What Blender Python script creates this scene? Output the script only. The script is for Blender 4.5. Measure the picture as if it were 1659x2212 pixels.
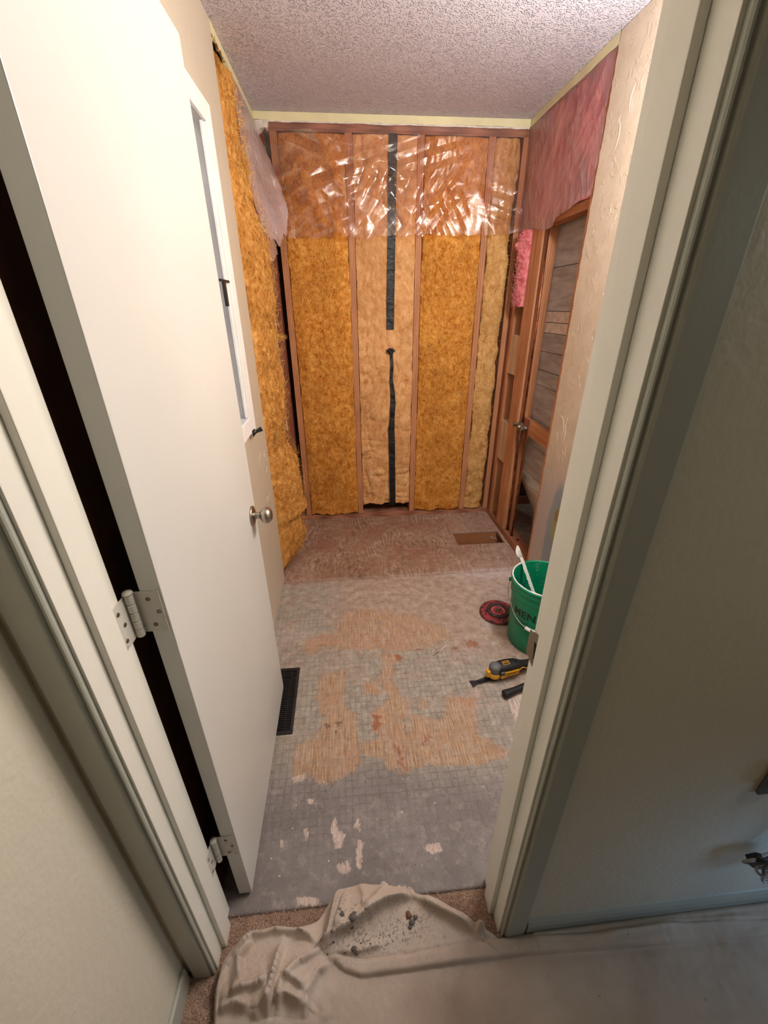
import bpy, bmesh, math, random
import numpy as np
from mathutils import Vector, Matrix

# ------------------------------------------------------------------ clear
for o in list(bpy.data.objects):
    bpy.data.objects.remove(o, do_unlink=True)
SC = bpy.context.scene
COL = SC.collection

# ------------------------------------------------------------------ camera
CAM = (0.428253, 0.0, 1.512333)
YAW, PITCH, ROLL, FPX = 0.087956, -0.460733, -0.005993, 895.234
def cam_axes():
    cy, sy, cp, sp = math.cos(YAW), math.sin(YAW), math.cos(PITCH), math.sin(PITCH)
    f = np.array([sy*cp, cy*cp, sp]); r = np.array([cy, -sy, 0.0]); u = np.cross(r, f)
    cr, sr = math.cos(ROLL), math.sin(ROLL)
    return cr*r+sr*u, -sr*r+cr*u, f
AR, AU, AF = cam_axes()
cd = bpy.data.cameras.new('camera'); cam = bpy.data.objects.new('camera', cd); COL.objects.link(cam)
cd.sensor_fit = 'HORIZONTAL'; cd.sensor_width = 36.0; cd.lens = FPX*36.0/1659.0
cd.clip_start = 0.02
cam.matrix_world = Matrix(((AR[0], AU[0], -AF[0], CAM[0]), (AR[1], AU[1], -AF[1], CAM[1]),
                           (AR[2], AU[2], -AF[2], CAM[2]), (0, 0, 0, 1)))
SC.camera = cam
def onfloor(px, py, z=0.0):
    """floor point (metres) surveyed from the photograph"""
    d = AR*((px-829.5)/FPX) - AU*((py-1106.0)/FPX) + AF
    t = (z-CAM[2])/d[2]
    return np.array([CAM[0]+d[0]*t, CAM[1]+d[1]*t])

# ------------------------------------------------------------------ world, lights, exposure
W0 = bpy.data.worlds.new('world'); SC.world = W0; W0.use_nodes = True
W0.node_tree.nodes['Background'].inputs[0].default_value = (0.45, 0.55, 0.75, 1)
W0.node_tree.nodes['Background'].inputs[1].default_value = 0.03
SC.view_settings.view_transform = 'Standard'; SC.view_settings.look = 'None'
SC.view_settings.exposure = 0.0; SC.view_settings.gamma = 1.0
SC.view_settings.use_curve_mapping = False
def fill_next_door():  # unseen fill light added beyond the right wall to brighten the toilet
    l = bpy.data.lights.new('next_room_fill', 'POINT'); l.energy = 5.5; l.color = (1.0, .93, .85); l.shadow_soft_size = .08
    o = bpy.data.objects.new('next_room_fill', l); COL.objects.link(o); o.location = (2.30, 2.75, 1.05)
fill_next_door()
def area(name, loc, target, sx, sy, power, color):
    l = bpy.data.lights.new(name, 'AREA'); l.shape = 'RECTANGLE'; l.size = sx; l.size_y = sy
    l.energy = power; l.color = color
    o = bpy.data.objects.new(name, l); COL.objects.link(o); o.location = loc
    o.rotation_euler = (Vector(target)-Vector(loc)).to_track_quat('-Z', 'Y').to_euler()
    return o
# vanity lamp high on the right wall (just out of frame), a row of globe bulbs
for i, yy in enumerate((0.80, 1.0, 1.20, 1.40)):
    l = bpy.data.lights.new('vanity_bulb', 'POINT'); l.energy = 13.8; l.color = (0.985, 0.98, 1.0); l.shadow_soft_size = 0.045
    o = bpy.data.objects.new('vanity_bulb', l); COL.objects.link(o); o.location = (1.37, yy+.05, 2.10)
# hall: an unseen fill light added to lift the left wall, and cool daylight from a window at the right
area('hall_fill', (1.9, 0.0, 1.75), (-.03, 0.1, 0.8), 0.3, 0.3, 2.1, (0.98, 1.0, 0.94))
area('hall_window', (1.98, 0.12, 0.42), (1.42, 0.46, 0.24), 0.22, 0.35, 0.42, (0.30, 0.58, 1.0)).data.spread = math.radians(75)

# ------------------------------------------------------------------ numpy noise
def vnoise(x, y, seed=0):
    rs = np.random.RandomState(seed); tab = rs.rand(256, 256)
    xi = np.floor(x).astype(int); yi = np.floor(y).astype(int)
    fx = x-xi; fy = y-yi; fx = fx*fx*(3-2*fx); fy = fy*fy*(3-2*fy)
    a = tab[xi % 256, yi % 256]; b = tab[(xi+1) % 256, yi % 256]
    c = tab[xi % 256, (yi+1) % 256]; d = tab[(xi+1) % 256, (yi+1) % 256]
    return (a*(1-fx)+b*fx)*(1-fy)+(c*(1-fx)+d*fx)*fy
def fbm(x, y, oct=4, seed=0, gain=0.5):
    v = 0; amp = 1; tot = 0
    for k in range(oct):
        v = v+amp*vnoise(x*2**k, y*2**k, seed+k*7); tot += amp; amp *= gain
    return v/tot
def ridged(x, y, oct=3, seed=0):
    v = 0; amp = 1; tot = 0
    for k in range(oct):
        v = v+amp*(1-np.abs(2*vnoise(x*2**k, y*2**k, seed+k*7)-1)*1.0)**3; tot += amp; amp *= .5
    return v/tot

# ------------------------------------------------------------------ materials
def srgb(r, g, b):
    f = lambda c: (c/255/12.92 if c/255 <= 0.04045 else ((c/255+0.055)/1.055)**2.4)
    return (f(r), f(g), f(b), 1)
class NT:
    def __init__(s, name):
        s.m = bpy.data.materials.new(name); s.m.use_nodes = True; s.t = s.m.node_tree; s.t.nodes.clear()
        s.out = s.t.nodes.new('ShaderNodeOutputMaterial')
        s.tc = s.t.nodes.new('ShaderNodeTexCoord')
    def n(s, typ, **kw):
        nd = s.t.nodes.new(typ)
        for k, v in kw.items(): setattr(nd, k, v)
        return nd
    def l(s, a, b): s.t.links.new(a, b)
    def setv(s, sock, v):
        if hasattr(v, 'is_output'): s.l(v, sock)
        else: sock.default_value = v
    def coord(s, scale=(1, 1, 1), rot=(0, 0, 0), src=None):
        mp = s.n('ShaderNodeMapping'); mp.inputs['Scale'].default_value = scale; mp.inputs['Rotation'].default_value = rot
        s.l(src or s.tc.outputs['Object'], mp.inputs[0]); return mp.outputs[0]
    def noise(s, vec, scale, detail=4, rough=.55, dist=0):
        nd = s.n('ShaderNodeTexNoise'); s.l(vec, nd.inputs['Vector']); nd.inputs['Scale'].default_value = scale
        nd.inputs['Detail'].default_value = detail; nd.inputs['Roughness'].default_value = rough
        nd.inputs['Distortion'].default_value = dist; return nd.outputs['Fac']
    def voronoi(s, vec, scale, feature='F1'):
        nd = s.n('ShaderNodeTexVoronoi'); nd.feature = feature; s.l(vec, nd.inputs['Vector']); nd.inputs['Scale'].default_value = scale
        return nd.outputs['Distance']
    def ramp(s, fac, stops):
        nd = s.n('ShaderNodeValToRGB'); el = nd.color_ramp.elements
        while len(el) > 1: el.remove(el[-1])
        el[0].position, el[0].color = stops[0]
        for p, c in stops[1:]:
            e = el.new(p); e.color = c
        s.l(fac, nd.inputs[0]); return nd.outputs[0]
    def mapr(s, v, a, b, c=0, d=1):
        nd = s.n('ShaderNodeMapRange'); s.setv(nd.inputs[0], v)
        for i, x in zip((1, 2, 3, 4), (a, b, c, d)): nd.inputs[i].default_value = x
        return nd.outputs[0]
    def math(s, op, a, b=0.0):
        nd = s.n('ShaderNodeMath', operation=op); s.setv(nd.inputs[0], a); s.setv(nd.inputs[1], b); return nd.outputs[0]
    def mix(s, fac, a, b, mode='MIX'):
        nd = s.n('ShaderNodeMix', data_type='RGBA', blend_type=mode)
        s.setv(nd.inputs[0], fac); s.setv(nd.inputs[6], a); s.setv(nd.inputs[7], b); return nd.outputs[2]
    def bump(s, h, strength, dist, normal=None):
        nd = s.n('ShaderNodeBump'); nd.inputs['Strength'].default_value = strength; nd.inputs['Distance'].default_value = dist
        s.l(h, nd.inputs['Height'])
        if normal: s.l(normal, nd.inputs['Normal'])
        return nd.outputs[0]
    def bsdf(s, col, rough=.5, metal=0, normal=None, spec=.5, **kw):
        nd = s.n('ShaderNodeBsdfPrincipled'); s.setv(nd.inputs['Base Color'], col); s.setv(nd.inputs['Roughness'], rough)
        nd.inputs['Metallic'].default_value = metal; nd.inputs['Specular IOR Level'].default_value = spec
        for k, v in kw.items(): s.setv(nd.inputs[k], v)
        if normal: s.l(normal, nd.inputs['Normal'])
        return nd.outputs[0]
    def done(s, sh): s.l(sh, s.out.inputs[0]); return s.m

def m_plain(name, col, rough=.5, metal=0, var=.06, bump=0.0, bscale=60, spec=.5, vscale=8):
    t = NT(name); v = t.coord()
    nz = t.noise(v, vscale)
    c2 = tuple(max(0, c*(1-2*var)) for c in col[:3])+(1,); c3 = tuple(min(1, c*(1+2*var)) for c in col[:3])+(1,)
    c = t.ramp(nz, [(0.3, c2), (0.7, c3)])
    nr = t.bump(t.noise(v, bscale, 3), bump, .002) if bump else None
    return t.done(t.bsdf(c, rough, metal, nr, spec))

def m_paint(name, col, rough=.45, orange=.25, scale=90):
    t = NT(name); v = t.coord()
    n1 = t.noise(v, scale, 2, .5); n2 = t.noise(v, 3.0, 3)
    c = t.mix(t.mapr(n2, .3, .7), tuple(x*.95 for x in col[:3])+(1,), col)
    return t.done(t.bsdf(c, rough, 0, t.bump(n1, orange, .003), .4))

def m_wood(name, a, b, rough=.65, axis='z', knots=True):
    t = NT(name)
    sc = {'z': (18, 18, .9), 'x': (.9, 18, 18), 'y': (18, .9, 18)}[axis]
    inf = t.n('ShaderNodeObjectInfo')
    add = t.n('ShaderNodeVectorMath', operation='ADD'); t.l(t.tc.outputs['Object'], add.inputs[0])
    sc2 = t.n('ShaderNodeVectorMath', operation='SCALE'); t.l(inf.outputs['Location'], sc2.inputs[0]); sc2.inputs[3].default_value = 3.7
    t.l(sc2.outputs[0], add.inputs[1])
    v = t.coord(sc, src=add.outputs[0])
    w = t.n('ShaderNodeTexWave'); t.l(v, w.inputs[0]); w.inputs['Scale'].default_value = 1.6; w.inputs['Distortion'].default_value = 5
    w.inputs['Detail'].default_value = 3; w.inputs['Detail Scale'].default_value = 1.2
    g = t.noise(v, 9, 4)
    f = t.math('ADD', t.math('MULTIPLY', w.outputs['Fac'], .5), t.math('MULTIPLY', g, .5))
    big = t.noise(t.tc.outputs['Object'], 4, 2)
    c = t.ramp(f, [(.2, a), (.75, b)])
    c = t.mix(t.mapr(big, .35, .7, 0, .35), c, tuple(x*.6 for x in a[:3])+(1,))
    return t.done(t.bsdf(c, rough, 0, t.bump(f, .25, .001), .3))

def m_fibre(name, dark, mid, light, stain=None, scale=1.0, ang=0.5):
    """glass wool: matted streaks running in changing directions"""
    t = NT(name)
    v0 = t.coord((scale, scale, scale))
    warp = t.n('ShaderNodeTexNoise'); t.l(v0, warp.inputs['Vector']); warp.inputs['Scale'].default_value = 6; warp.inputs['Detail'].default_value = 3
    off = t.n('ShaderNodeVectorMath', operation='SCALE'); t.l(warp.outputs['Color'], off.inputs[0]); off.inputs[3].default_value = .22
    ad = t.n('ShaderNodeVectorMath', operation='ADD'); t.l(v0, ad.inputs[0]); t.l(off.outputs[0], ad.inputs[1])
    a = t.noise(t.coord((1, 1, .22), (0, ang, .1), ad.outputs[0]), 88, 4, .62)
    b = t.noise(t.coord((1, 1, .25), (0, -ang*1.6, .2), ad.outputs[0]), 74, 4, .62)
    big = t.noise(v0, 5, 3); med = t.noise(v0, 28, 3, .6)
    f = t.math('MAXIMUM', a, b)
    f = t.math('ADD', t.math('MULTIPLY', f, .6), t.math('MULTIPLY', med, .4))
    c = t.ramp(f, [(.34, dark), (.47, mid), (.66, light)])
    c = t.mix(t.mapr(big, .42, .7, 0, .5), c, t.ramp(f, [(.34, tuple(x*.7 for x in dark[:3])+(1,)), (.62, tuple(x*.78 for x in mid[:3])+(1,))]))
    if stain: c = t.mix(t.mapr(t.noise(v0, 3.1, 2), .56, .68, 0, .7), c, stain)
    nr = t.bump(f, .9, .006)
    return t.done(t.bsdf(c, .95, 0, nr, .1))

M = {}
M['door'] = m_paint('door_paint', srgb(214, 213, 206), .32, .12, 160)
M['trim'] = m_paint('trim_paint', srgb(240, 237, 224), .35, .10, 120)
M['trim_old'] = m_paint('casing_paint', srgb(180, 181, 168), .4, .10, 120)
M['hallwall'] = m_paint('hall_wall_paint', srgb(226, 218, 198), .42, .45, 60)
M['wood_stud'] = m_wood('stud_wood', srgb(164, 104, 66), srgb(208, 150, 108))
M['wood_studdark'] = m_wood('old_stud_wood', srgb(112, 58, 42), srgb(156, 94, 70))
M['wood_x'] = m_wood('plate_wood', srgb(135, 85, 62), srgb(186, 132, 104), axis='x')
M['wood_y'] = m_wood('plate_wood_right', srgb(125, 72, 50), srgb(175, 118, 86), axis='y')
M['wood_block'] = m_wood('block_wood', srgb(190, 156, 122), srgb(226, 198, 166))
M['wood_orange'] = m_wood('orange_block_wood', srgb(150, 92, 54), srgb(198, 136, 92), axis='y')
M['batt'] = m_fibre('amber_glass_wool', srgb(124, 68, 18), srgb(196, 122, 44), srgb(236, 178, 92))
M['batt_brown'] = m_fibre('brown_glass_wool', srgb(104, 68, 30), srgb(188, 124, 54), srgb(230, 178, 104), stain=srgb(84, 62, 34))
M['batt_tan'] = m_fibre('tan_glass_wool', srgb(138, 92, 44), srgb(196, 146, 84), srgb(226, 184, 128))
M['batt_face'] = m_fibre('peach_glass_wool', srgb(180, 118, 66), srgb(212, 154, 98), srgb(234, 188, 134), scale=.7)
M['pink'] = m_fibre('pink_glass_wool', srgb(140, 52, 58), srgb(202, 98, 104), srgb(232, 158, 154))
M['strand'] = m_plain('glass_wool_strand', srgb(236, 178, 92), .8, var=.2, vscale=40)
M['strand_pink'] = m_plain('pink_strand', srgb(240, 150, 152), .8, var=.15, vscale=40)
M['strand_dark'] = m_plain('dark_strand', srgb(168, 98, 28), .8, var=.25, vscale=40)
M['black'] = m_plain('black_plastic', srgb(24, 25, 28), .45, var=.1, bump=.3)
M['rubber'] = m_plain('black_rubber', srgb(20, 20, 22), .6, var=.15, bump=.5, bscale=200)
M['dark'] = m_plain('dark_void', srgb(22, 14, 10), .9)
M['grey'] = m_plain('grey_plastic', srgb(98, 98, 100), .5, bump=.2)
M['yellow'] = m_plain('yellow_plastic', srgb(226, 166, 28), .4, var=.1)
M['steel'] = m_plain('brushed_nickel', srgb(176, 168, 156), .28, 1.0, var=.05, bump=.15, bscale=220)
M['copper'] = m_plain('old_copper', srgb(150, 88, 58), .35, .9, var=.3, vscale=25)
M['brassgrey'] = m_plain('tarnished_valve', srgb(150, 140, 126), .35, .85, var=.3, bump=.5, vscale=60)
M['strike'] = m_plain('strike_plate_metal', srgb(128, 112, 96), .45, .7, var=.2)
M['white'] = m_plain('white_plastic', srgb(240, 238, 232), .35, var=.03)
M['cream_cord'] = m_plain('grey_cord', srgb(176, 172, 168), .5, var=.05)
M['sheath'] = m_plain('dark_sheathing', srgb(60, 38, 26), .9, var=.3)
M['gap_shade'] = m_plain('gap_shade_brown', srgb(84, 46, 26), .5, var=.15, vscale=20)  # dark brown standing in for shade in the gap behind the door
M['tan_card'] = m_plain('cream_wall_paint', srgb(222, 212, 168), .5, var=.04, bump=.4, bscale=120)
M['gypsum'] = m_plain('torn_gypsum', srgb(214, 202, 192), .9, var=.1, bump=1.0, bscale=70, vscale=30)
M['porcelain'] = m_plain('porcelain', srgb(222, 208, 190), .25, var=.03)
M['adjacent_floor'] = m_plain('adjacent_floor_vinyl', srgb(128, 112, 100), .6, var=.15, vscale=20)

def mat_tape():
    t = NT('black_tape'); v = t.coord()
    n = t.noise(t.coord((1, 1, 3.5)), 26, 4, .6, .6)
    c = t.ramp(t.noise(v, 12), [(.4, srgb(16, 17, 18)), (.62, srgb(26, 28, 29)), (.75, srgb(36, 40, 26))])
    return t.done(t.bsdf(c, .42, 0, t.bump(n, .6, .006), .4))
M['tape'] = mat_tape()

def mat_poly(name, milk, tint, gloss_rough, fine, spec=.55, top=.7):
    t = NT(name); v = t.coord()
    n1 = t.noise(t.coord((1, 1, .7)), 22, 4, .6, 1.2)
    n2 = t.noise(t.coord((1, 1, .25)), 90, 2, .5)
    nr = t.bump(n1, fine, .02, t.bump(n2, fine*.4, .004))
    tr = t.n('ShaderNodeBsdfTransparent'); tr.inputs[0].default_value = (.96, .87, .84, 1)
    gl = t.n('ShaderNodeBsdfGlossy'); gl.inputs['Roughness'].default_value = gloss_rough; gl.inputs[0].default_value = (1, 1, 1, 1); t.l(nr, gl.inputs['Normal'])
    df = t.n('ShaderNodeBsdfDiffuse'); df.inputs[0].default_value = tint; t.l(nr, df.inputs['Normal'])
    tl = t.n('ShaderNodeBsdfTranslucent'); tl.inputs[0].default_value = tint
    m0 = t.n('ShaderNodeMixShader'); m0.inputs[0].default_value = .45; t.l(df.outputs[0], m0.inputs[1]); t.l(tl.outputs[0], m0.inputs[2])
    m1 = t.n('ShaderNodeMixShader'); t.setv(m1.inputs[0], t.mapr(t.noise(v, 5, 3), .3, .7, milk*.7, min(1, milk*1.3)))
    t.l(tr.outputs[0], m1.inputs[1]); t.l(m0.outputs[0], m1.inputs[2])
    lw = t.n('ShaderNodeLayerWeight'); lw.inputs[0].default_value = .35; t.l(nr, lw.inputs['Normal'])
    fac = t.mapr(lw.outputs['Fresnel'], 0, 1, .08*spec/.55, top)
    m2 = t.n('ShaderNodeMixShader'); t.l(fac, m2.inputs[0]); t.l(m1.outputs[0], m2.inputs[1]); t.l(gl.outputs[0], m2.inputs[2])
    return t.done(m2.outputs[0])
M['poly'] = mat_poly('clear_poly_sheet', .05, srgb(220, 205, 195), .045, .07)
M['poly_milky'] = mat_poly('milky_poly_sheet', .50, srgb(222, 186, 186), .22, .25, .2, .12)
M['poly_left'] = mat_poly('hazy_poly_sheet', .72, srgb(228, 210, 212), .10, .3, .4, .35)

def mat_ceiling():
    t = NT('popcorn_ceiling'); v = t.coord()
    vo = t.voronoi(v, 150); n = t.noise(v, 60, 3, .6)
    h = t.math('MULTIPLY', t.mapr(vo, .05, .5, 1, 0), t.mapr(n, .40, .60, .3, 1))
    c = t.mix(t.mapr(h, .1, .7, 0, 1), srgb(218, 212, 222), srgb(246, 243, 248))  # raised dots coloured lighter, hollows darker, imitating light on the relief
    return t.done(t.bsdf(c, .6, 0, t.bump(h, 1.0, .011), .35))
M['ceiling'] = mat_ceiling()

def mat_rightwall():
    t = NT('textured_wall_paint'); v = t.coord(); sx = t.n('ShaderNodeSeparateXYZ'); t.l(t.tc.outputs['Object'], sx.inputs[0])
    n1 = t.noise(v, 14, 4, .6, .4); n2 = t.noise(v, 80, 2)
    base = t.mix(t.mapr(n1, .35, .65), srgb(204, 184, 158), srgb(214, 196, 172))
    lo = t.mapr(t.math('ADD', sx.outputs[2], t.math('MULTIPLY', n1, .25)), .70, .95)
    base = t.mix(lo, srgb(188, 176, 168), base)
    # blue paint patch with a worn yellow heart, near the floor
    def blob(cy, cz, ry, rz, sharp, seed):
        dy = t.math('DIVIDE', t.math('SUBTRACT', sx.outputs[1], cy), ry); dz = t.math('DIVIDE', t.math('SUBTRACT', sx.outputs[2], cz), rz)
        d = t.math('ADD', t.math('POWER', t.math('ABSOLUTE', dy), 2.0), t.math('POWER', t.math('ABSOLUTE', dz), 2.0))
        d = t.math('ADD', d, t.math('MULTIPLY', t.math('SUBTRACT', t.noise(v, seed, 4), .5), 1.1))
        return t.mapr(d, 1-sharp, 1+sharp, 1, 0)
    base = t.mix(t.math('MULTIPLY', blob(1.90, .36, .075, .32, .25, 9), .75), base, srgb(128, 148, 158))
    base = t.mix(t.math('MULTIPLY', blob(1.885, .44, .036, .10, .2, 13), .8), base, srgb(160, 160, 88))
    base = t.mix(t.math('MULTIPLY', blob(1.89, .50, .02, .035, .2, 17), .8), base, srgb(150, 112, 70))
    r = t.noise(v, 20, 2, .5, 1.5)
    h = t.math('ADD', t.mapr(r, .58, .64), t.math('MULTIPLY', n2, .3))
    return t.done(t.bsdf(base, .42, 0, t.bump(h, .35, .002), .4))
M['rightwall'] = mat_rightwall()
M['leftwall'] = m_paint('bath_wall_paint', srgb(200, 187, 166), .42, .5, 40)

def mat_cloth():
    t = NT('canvas_drop_cloth'); v = t.coord()
    w = t.noise(t.coord((1, .12, 1)), 900, 1); w2 = t.noise(t.coord((.12, 1, 1)), 900, 1)
    n = t.noise(v, 7, 4); sp = t.noise(v, 55, 4, .7)
    c = t.mix(t.mapr(n, .3, .7), srgb(184, 166, 150), srgb(204, 188, 172))
    c = t.mix(t.mapr(sp, .66, .74, 0, .6), c, srgb(110, 98, 86))
    at = t.n('ShaderNodeAttribute'); at.attribute_name = 'soil'
    sm = t.math('MULTIPLY', at.outputs['Fac'], t.mapr(t.noise(v, 160, 3, .6), .52, .62))
    c = t.mix(t.math('MULTIPLY', sm, .75), c, srgb(96, 84, 76))
    return t.done(t.bsdf(c, .95, 0, t.bump(t.math('ADD', w, w2), .35, .001), .1))
M['cloth'] = mat_cloth()

def mat_carpet():
    t = NT('carpet_backing'); v = t.coord()
    n = t.noise(v, 260, 3, .7); b = t.noise(v, 14, 3)
    c = t.ramp(n, [(.3, srgb(120, 94, 78)), (.5, srgb(180, 148, 126)), (.7, srgb(212, 188, 166))])
    c = t.mix(t.mapr(b, .4, .7, 0, .4), c, srgb(120, 86, 66))
    return t.done(t.bsdf(c, .95, 0, t.bump(n, 1, .006), .1))
M['carpet'] = mat_carpet()
M['tuft'] = m_plain('carpet_tuft', srgb(180, 150, 126), .9, var=.3, vscale=60)

def mat_floor():
    t = NT('scraped_plywood'); v = t.coord()
    def attr(nm):
        a = t.n('ShaderNodeAttribute'); a.attribute_name = nm; return a.outputs['Fac']
    sep = t.n('ShaderNodeSeparateXYZ'); t.l(t.tc.outputs['Object'], sep.inputs[0])
    n_big = t.noise(v, 3.5, 4); n_med = t.noise(v, 22, 5, .65); n_fin = t.noise(v, 140, 4, .7); spk = t.noise(v, 60, 3, .7)
    # ---- plywood grain, running along y, swirling where the veneer was rotary cut
    g = t.n('ShaderNodeTexWave'); t.l(t.coord((1, .18, 1)), g.inputs[0]); g.inputs['Scale'].default_value = 26
    g.inputs['Distortion'].default_value = 9; g.inputs['Detail'].default_value = 3; g.inputs['Detail Scale'].default_value = 1.4
    sw = t.n('ShaderNodeTexWave'); sw.bands_direction = 'X'; t.l(t.coord((1, .55, 1)), sw.inputs[0]); sw.inputs['Scale'].default_value = 10
    sw.inputs['Distortion'].default_value = 16; sw.inputs['Detail'].default_value = 2; sw.inputs['Detail Scale'].default_value = .9
    fibre = t.noise(t.coord((1, .06, 1)), 220, 3, .6)
    # far sheet: reddish stained
    swm = t.math('MULTIPLY', t.math('SUBTRACT', sw.outputs['Fac'], .5), t.mapr(t.noise(v, 5, 2), .42, .62, .02, .20))
    far = t.ramp(t.math('ADD', swm, t.math('ADD', t.math('MULTIPLY', n_med, .55), t.math('MULTIPLY', n_big, .45))),
                 [(.30, srgb(112, 82, 62)), (.5, srgb(158, 124, 100)), (.72, srgb(192, 168, 150))])
    far = t.mix(t.mapr(t.noise(v, 4.5, 3), .46, .68, 0, .6), far, srgb(150, 94, 72))
    # exposed orange wood
    wood = t.ramp(t.math('ADD', t.math('MULTIPLY', g.outputs['Fac'], .14), t.math('MULTIPLY', fibre, .86)),
                  [(.28, srgb(146, 108, 78)), (.5, srgb(184, 146, 112)), (.72, srgb(212, 184, 152))])
    wood = t.mix(t.mapr(n_med, .48, .68, 0, .6), wood, srgb(182, 158, 138))
    wood = t.mix(t.mapr(n_big, .5, .7, 0, .5), wood, srgb(196, 140, 104))
    # grey adhesive skin
    thin = t.ramp(n_med, [(.3, srgb(146, 139, 128)), (.55, srgb(170, 162, 149)), (.75, srgb(194, 185, 170))])
    near = t.ramp(t.noise(v, 6, 4), [(.3, srgb(122, 116, 114)), (.7, srgb(146, 140, 137))])
    # stripped tan between
    tan = t.ramp(n_med, [(.3, srgb(154, 130, 114)), (.55, srgb(182, 160, 144)), (.75, srgb(202, 184, 172))])
    # grid imprint 25 mm
    def line(axis, pitch):
        w = t.math('ADD', sep.outputs[axis], t.math('MULTIPLY', t.math('SUBTRACT', t.noise(v, 18, 2), .5), .012))
        fr = t.math('FRACT', t.math('DIVIDE', w, pitch)); return t.mapr(t.math('ABSOLUTE', t.math('SUBTRACT', fr, .5)), .02, .15, 1, 0)
    grid = t.math('MAXIMUM', line(0, .0235), line(1, .027))
    grid = t.math('MULTIPLY', grid, t.mapr(t.noise(v, 30, 4, .7), .38, .60, .15, 1))
    gv = t.math('MULTIPLY', grid, attr('grid'))
    adh = t.mix(attr('near'), thin, near)
    adh = t.mix(t.math('MULTIPLY', gv, .62), adh, srgb(92, 86, 82))
    jit = t.math('ADD', t.math('MULTIPLY', t.math('SUBTRACT', t.noise(v, 38, 5, .7), .5), 1.1), t.math('MULTIPLY', t.math('SUBTRACT', t.noise(t.coord((2.5, .8, 1)), 60, 4, .7), .5), .9))
    mk = lambda nm, w=.06: t.mapr(t.math('ADD', attr(nm), jit), .5-w, .5+w)
    tan2 = t.math('MULTIPLY', t.mapr(t.noise(v, 8, 6, .72), .50, .60), t.mapr(sep.outputs[1], .95, 1.15, 0, .75))
    tanm = t.mapr(t.math('ADD', attr('tan'), t.math('MULTIPLY', jit, 1.4)), .3, .7)
    c = t.mix(t.math('MAXIMUM', tanm, tan2), adh, tan)
    woodm = mk('wood', .05)
    c = t.mix(t.math('MULTIPLY', woodm, t.mapr(n_med, .3, .6, .95, .72)), c, wood)
    c = t.mix(t.math('MULTIPLY', gv, .12), c, srgb(100, 88, 80))
    palem = mk('pale', .04)
    pale = t.ramp(fibre, [(.3, srgb(176, 150, 136)), (.6, srgb(222, 206, 194))])
    c = t.mix(palem, c, pale)
    c = t.mix(t.math('MULTIPLY', mk('red', .08), .8), c, srgb(152, 84, 50))
    c = t.mix(t.math('MULTIPLY', mk('stain', .1), .7), c, srgb(74, 58, 56))
    # the far sheet of plywood
    c = t.mix(attr('far'), c, far)
    c = t.mix(t.math('MULTIPLY', attr('dust'), t.mapr(n_med, .3, .7, .35, .95)), c, srgb(204, 194, 190))
    # specks of plaster and dirt
    c = t.mix(t.mapr(t.noise(v, 95, 2, .5), .74, .78, 0, .8), c, srgb(232, 226, 216))
    c = t.mix(t.mapr(t.noise(t.coord((1.1, .9, 1), (0, 0, 1)), 80, 2, .5), .73, .77, 0, .7), c, srgb(66, 54, 48))
    c = t.mix(t.mapr(n_fin, .3, .7, 0, .22), c, srgb(110, 94, 84))
    c = t.mix(t.mapr(t.noise(v, 34, 6, .75), .50, .66, 0, .30), c, srgb(92, 78, 68))
    c = t.mix(t.mapr(t.noise(t.coord((1, 1, 1), (0, 0, .7)), 26, 6, .75), .52, .68, 0, .30), c, srgb(206, 192, 178))
    h = t.math('ADD', t.math('MULTIPLY', n_fin, .3), t.math('SUBTRACT', t.math('MULTIPLY', n_med, .5), t.math('MULTIPLY', gv, .4)))
    h = t.math('SUBTRACT', h, t.math('MULTIPLY', woodm, .4))
    return t.done(t.bsdf(c, .72, 0, t.bump(h, .55, .003), .3))
M['floor'] = mat_floor()

def mat_lath():
    t = NT('grey_board_back'); v = t.coord()
    st = t.noise(t.coord((1, .5, 3)), 9, 5, .65); f = t.noise(v, 90, 3)
    c = t.ramp(st, [(.3, srgb(140, 130, 122)), (.55, srgb(172, 162, 154)), (.75, srgb(190, 180, 172))])
    return t.done(t.bsdf(c, .9, 0, t.bump(f, .3, .002), .1))
M['lath'] = mat_lath()
M['lath_light'] = m_plain('pale_joint_strip', srgb(196, 178, 160), .9, var=.12, bump=.4, vscale=30)

def mat_hinge():
    t = NT('paint_chipped_hinge'); v = t.coord()
    f = t.mapr(t.noise(v, 60, 4, .7), .60, .68)
    c = t.mix(f, srgb(204, 200, 190), srgb(150, 146, 136))
    return t.done(t.bsdf(c, .45, 0, t.bump(f, .4, .001), .5))
M['hinge'] = mat_hinge()

def mat_disc(base, dirt):
    t = NT('dirty_plastic'); v = t.coord()
    c = t.mix(t.mapr(t.noise(v, 40, 4, .7), .48, .60), base, dirt)
    return t.done(t.bsdf(c, .5, 0, t.bump(t.noise(v, 120), .3, .002), .4))
M['disc_red'] = mat_disc(srgb(150, 60, 64), srgb(66, 42, 42))
M['disc_black'] = mat_disc(srgb(40, 36, 36), srgb(84, 64, 60))
M['disc_pink'] = mat_disc(srgb(196, 96, 100), srgb(120, 60, 62))
def mat_bucket(inner):
    t = NT('green_bucket_inside' if inner else 'green_bucket'); v = t.coord()
    c = t.ramp(t.noise(v, 10), [(.3, srgb(0, 124, 88)), (.7, srgb(4, 146, 104))])
    f = t.mapr(t.noise(v, 60 if inner else 90, 5, .75), .56 if inner else .66, .72 if inner else .74, 0, .5 if inner else .8)
    c = t.mix(f, c, srgb(170, 190, 176))
    return t.done(t.bsdf(c, .38, 0, None, .5))
M['bucket'] = mat_bucket(False); M['bucket_in'] = mat_bucket(True)
M['ink'] = m_plain('black_print', srgb(10, 26, 20), .5)
M['glass'] = None
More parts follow.
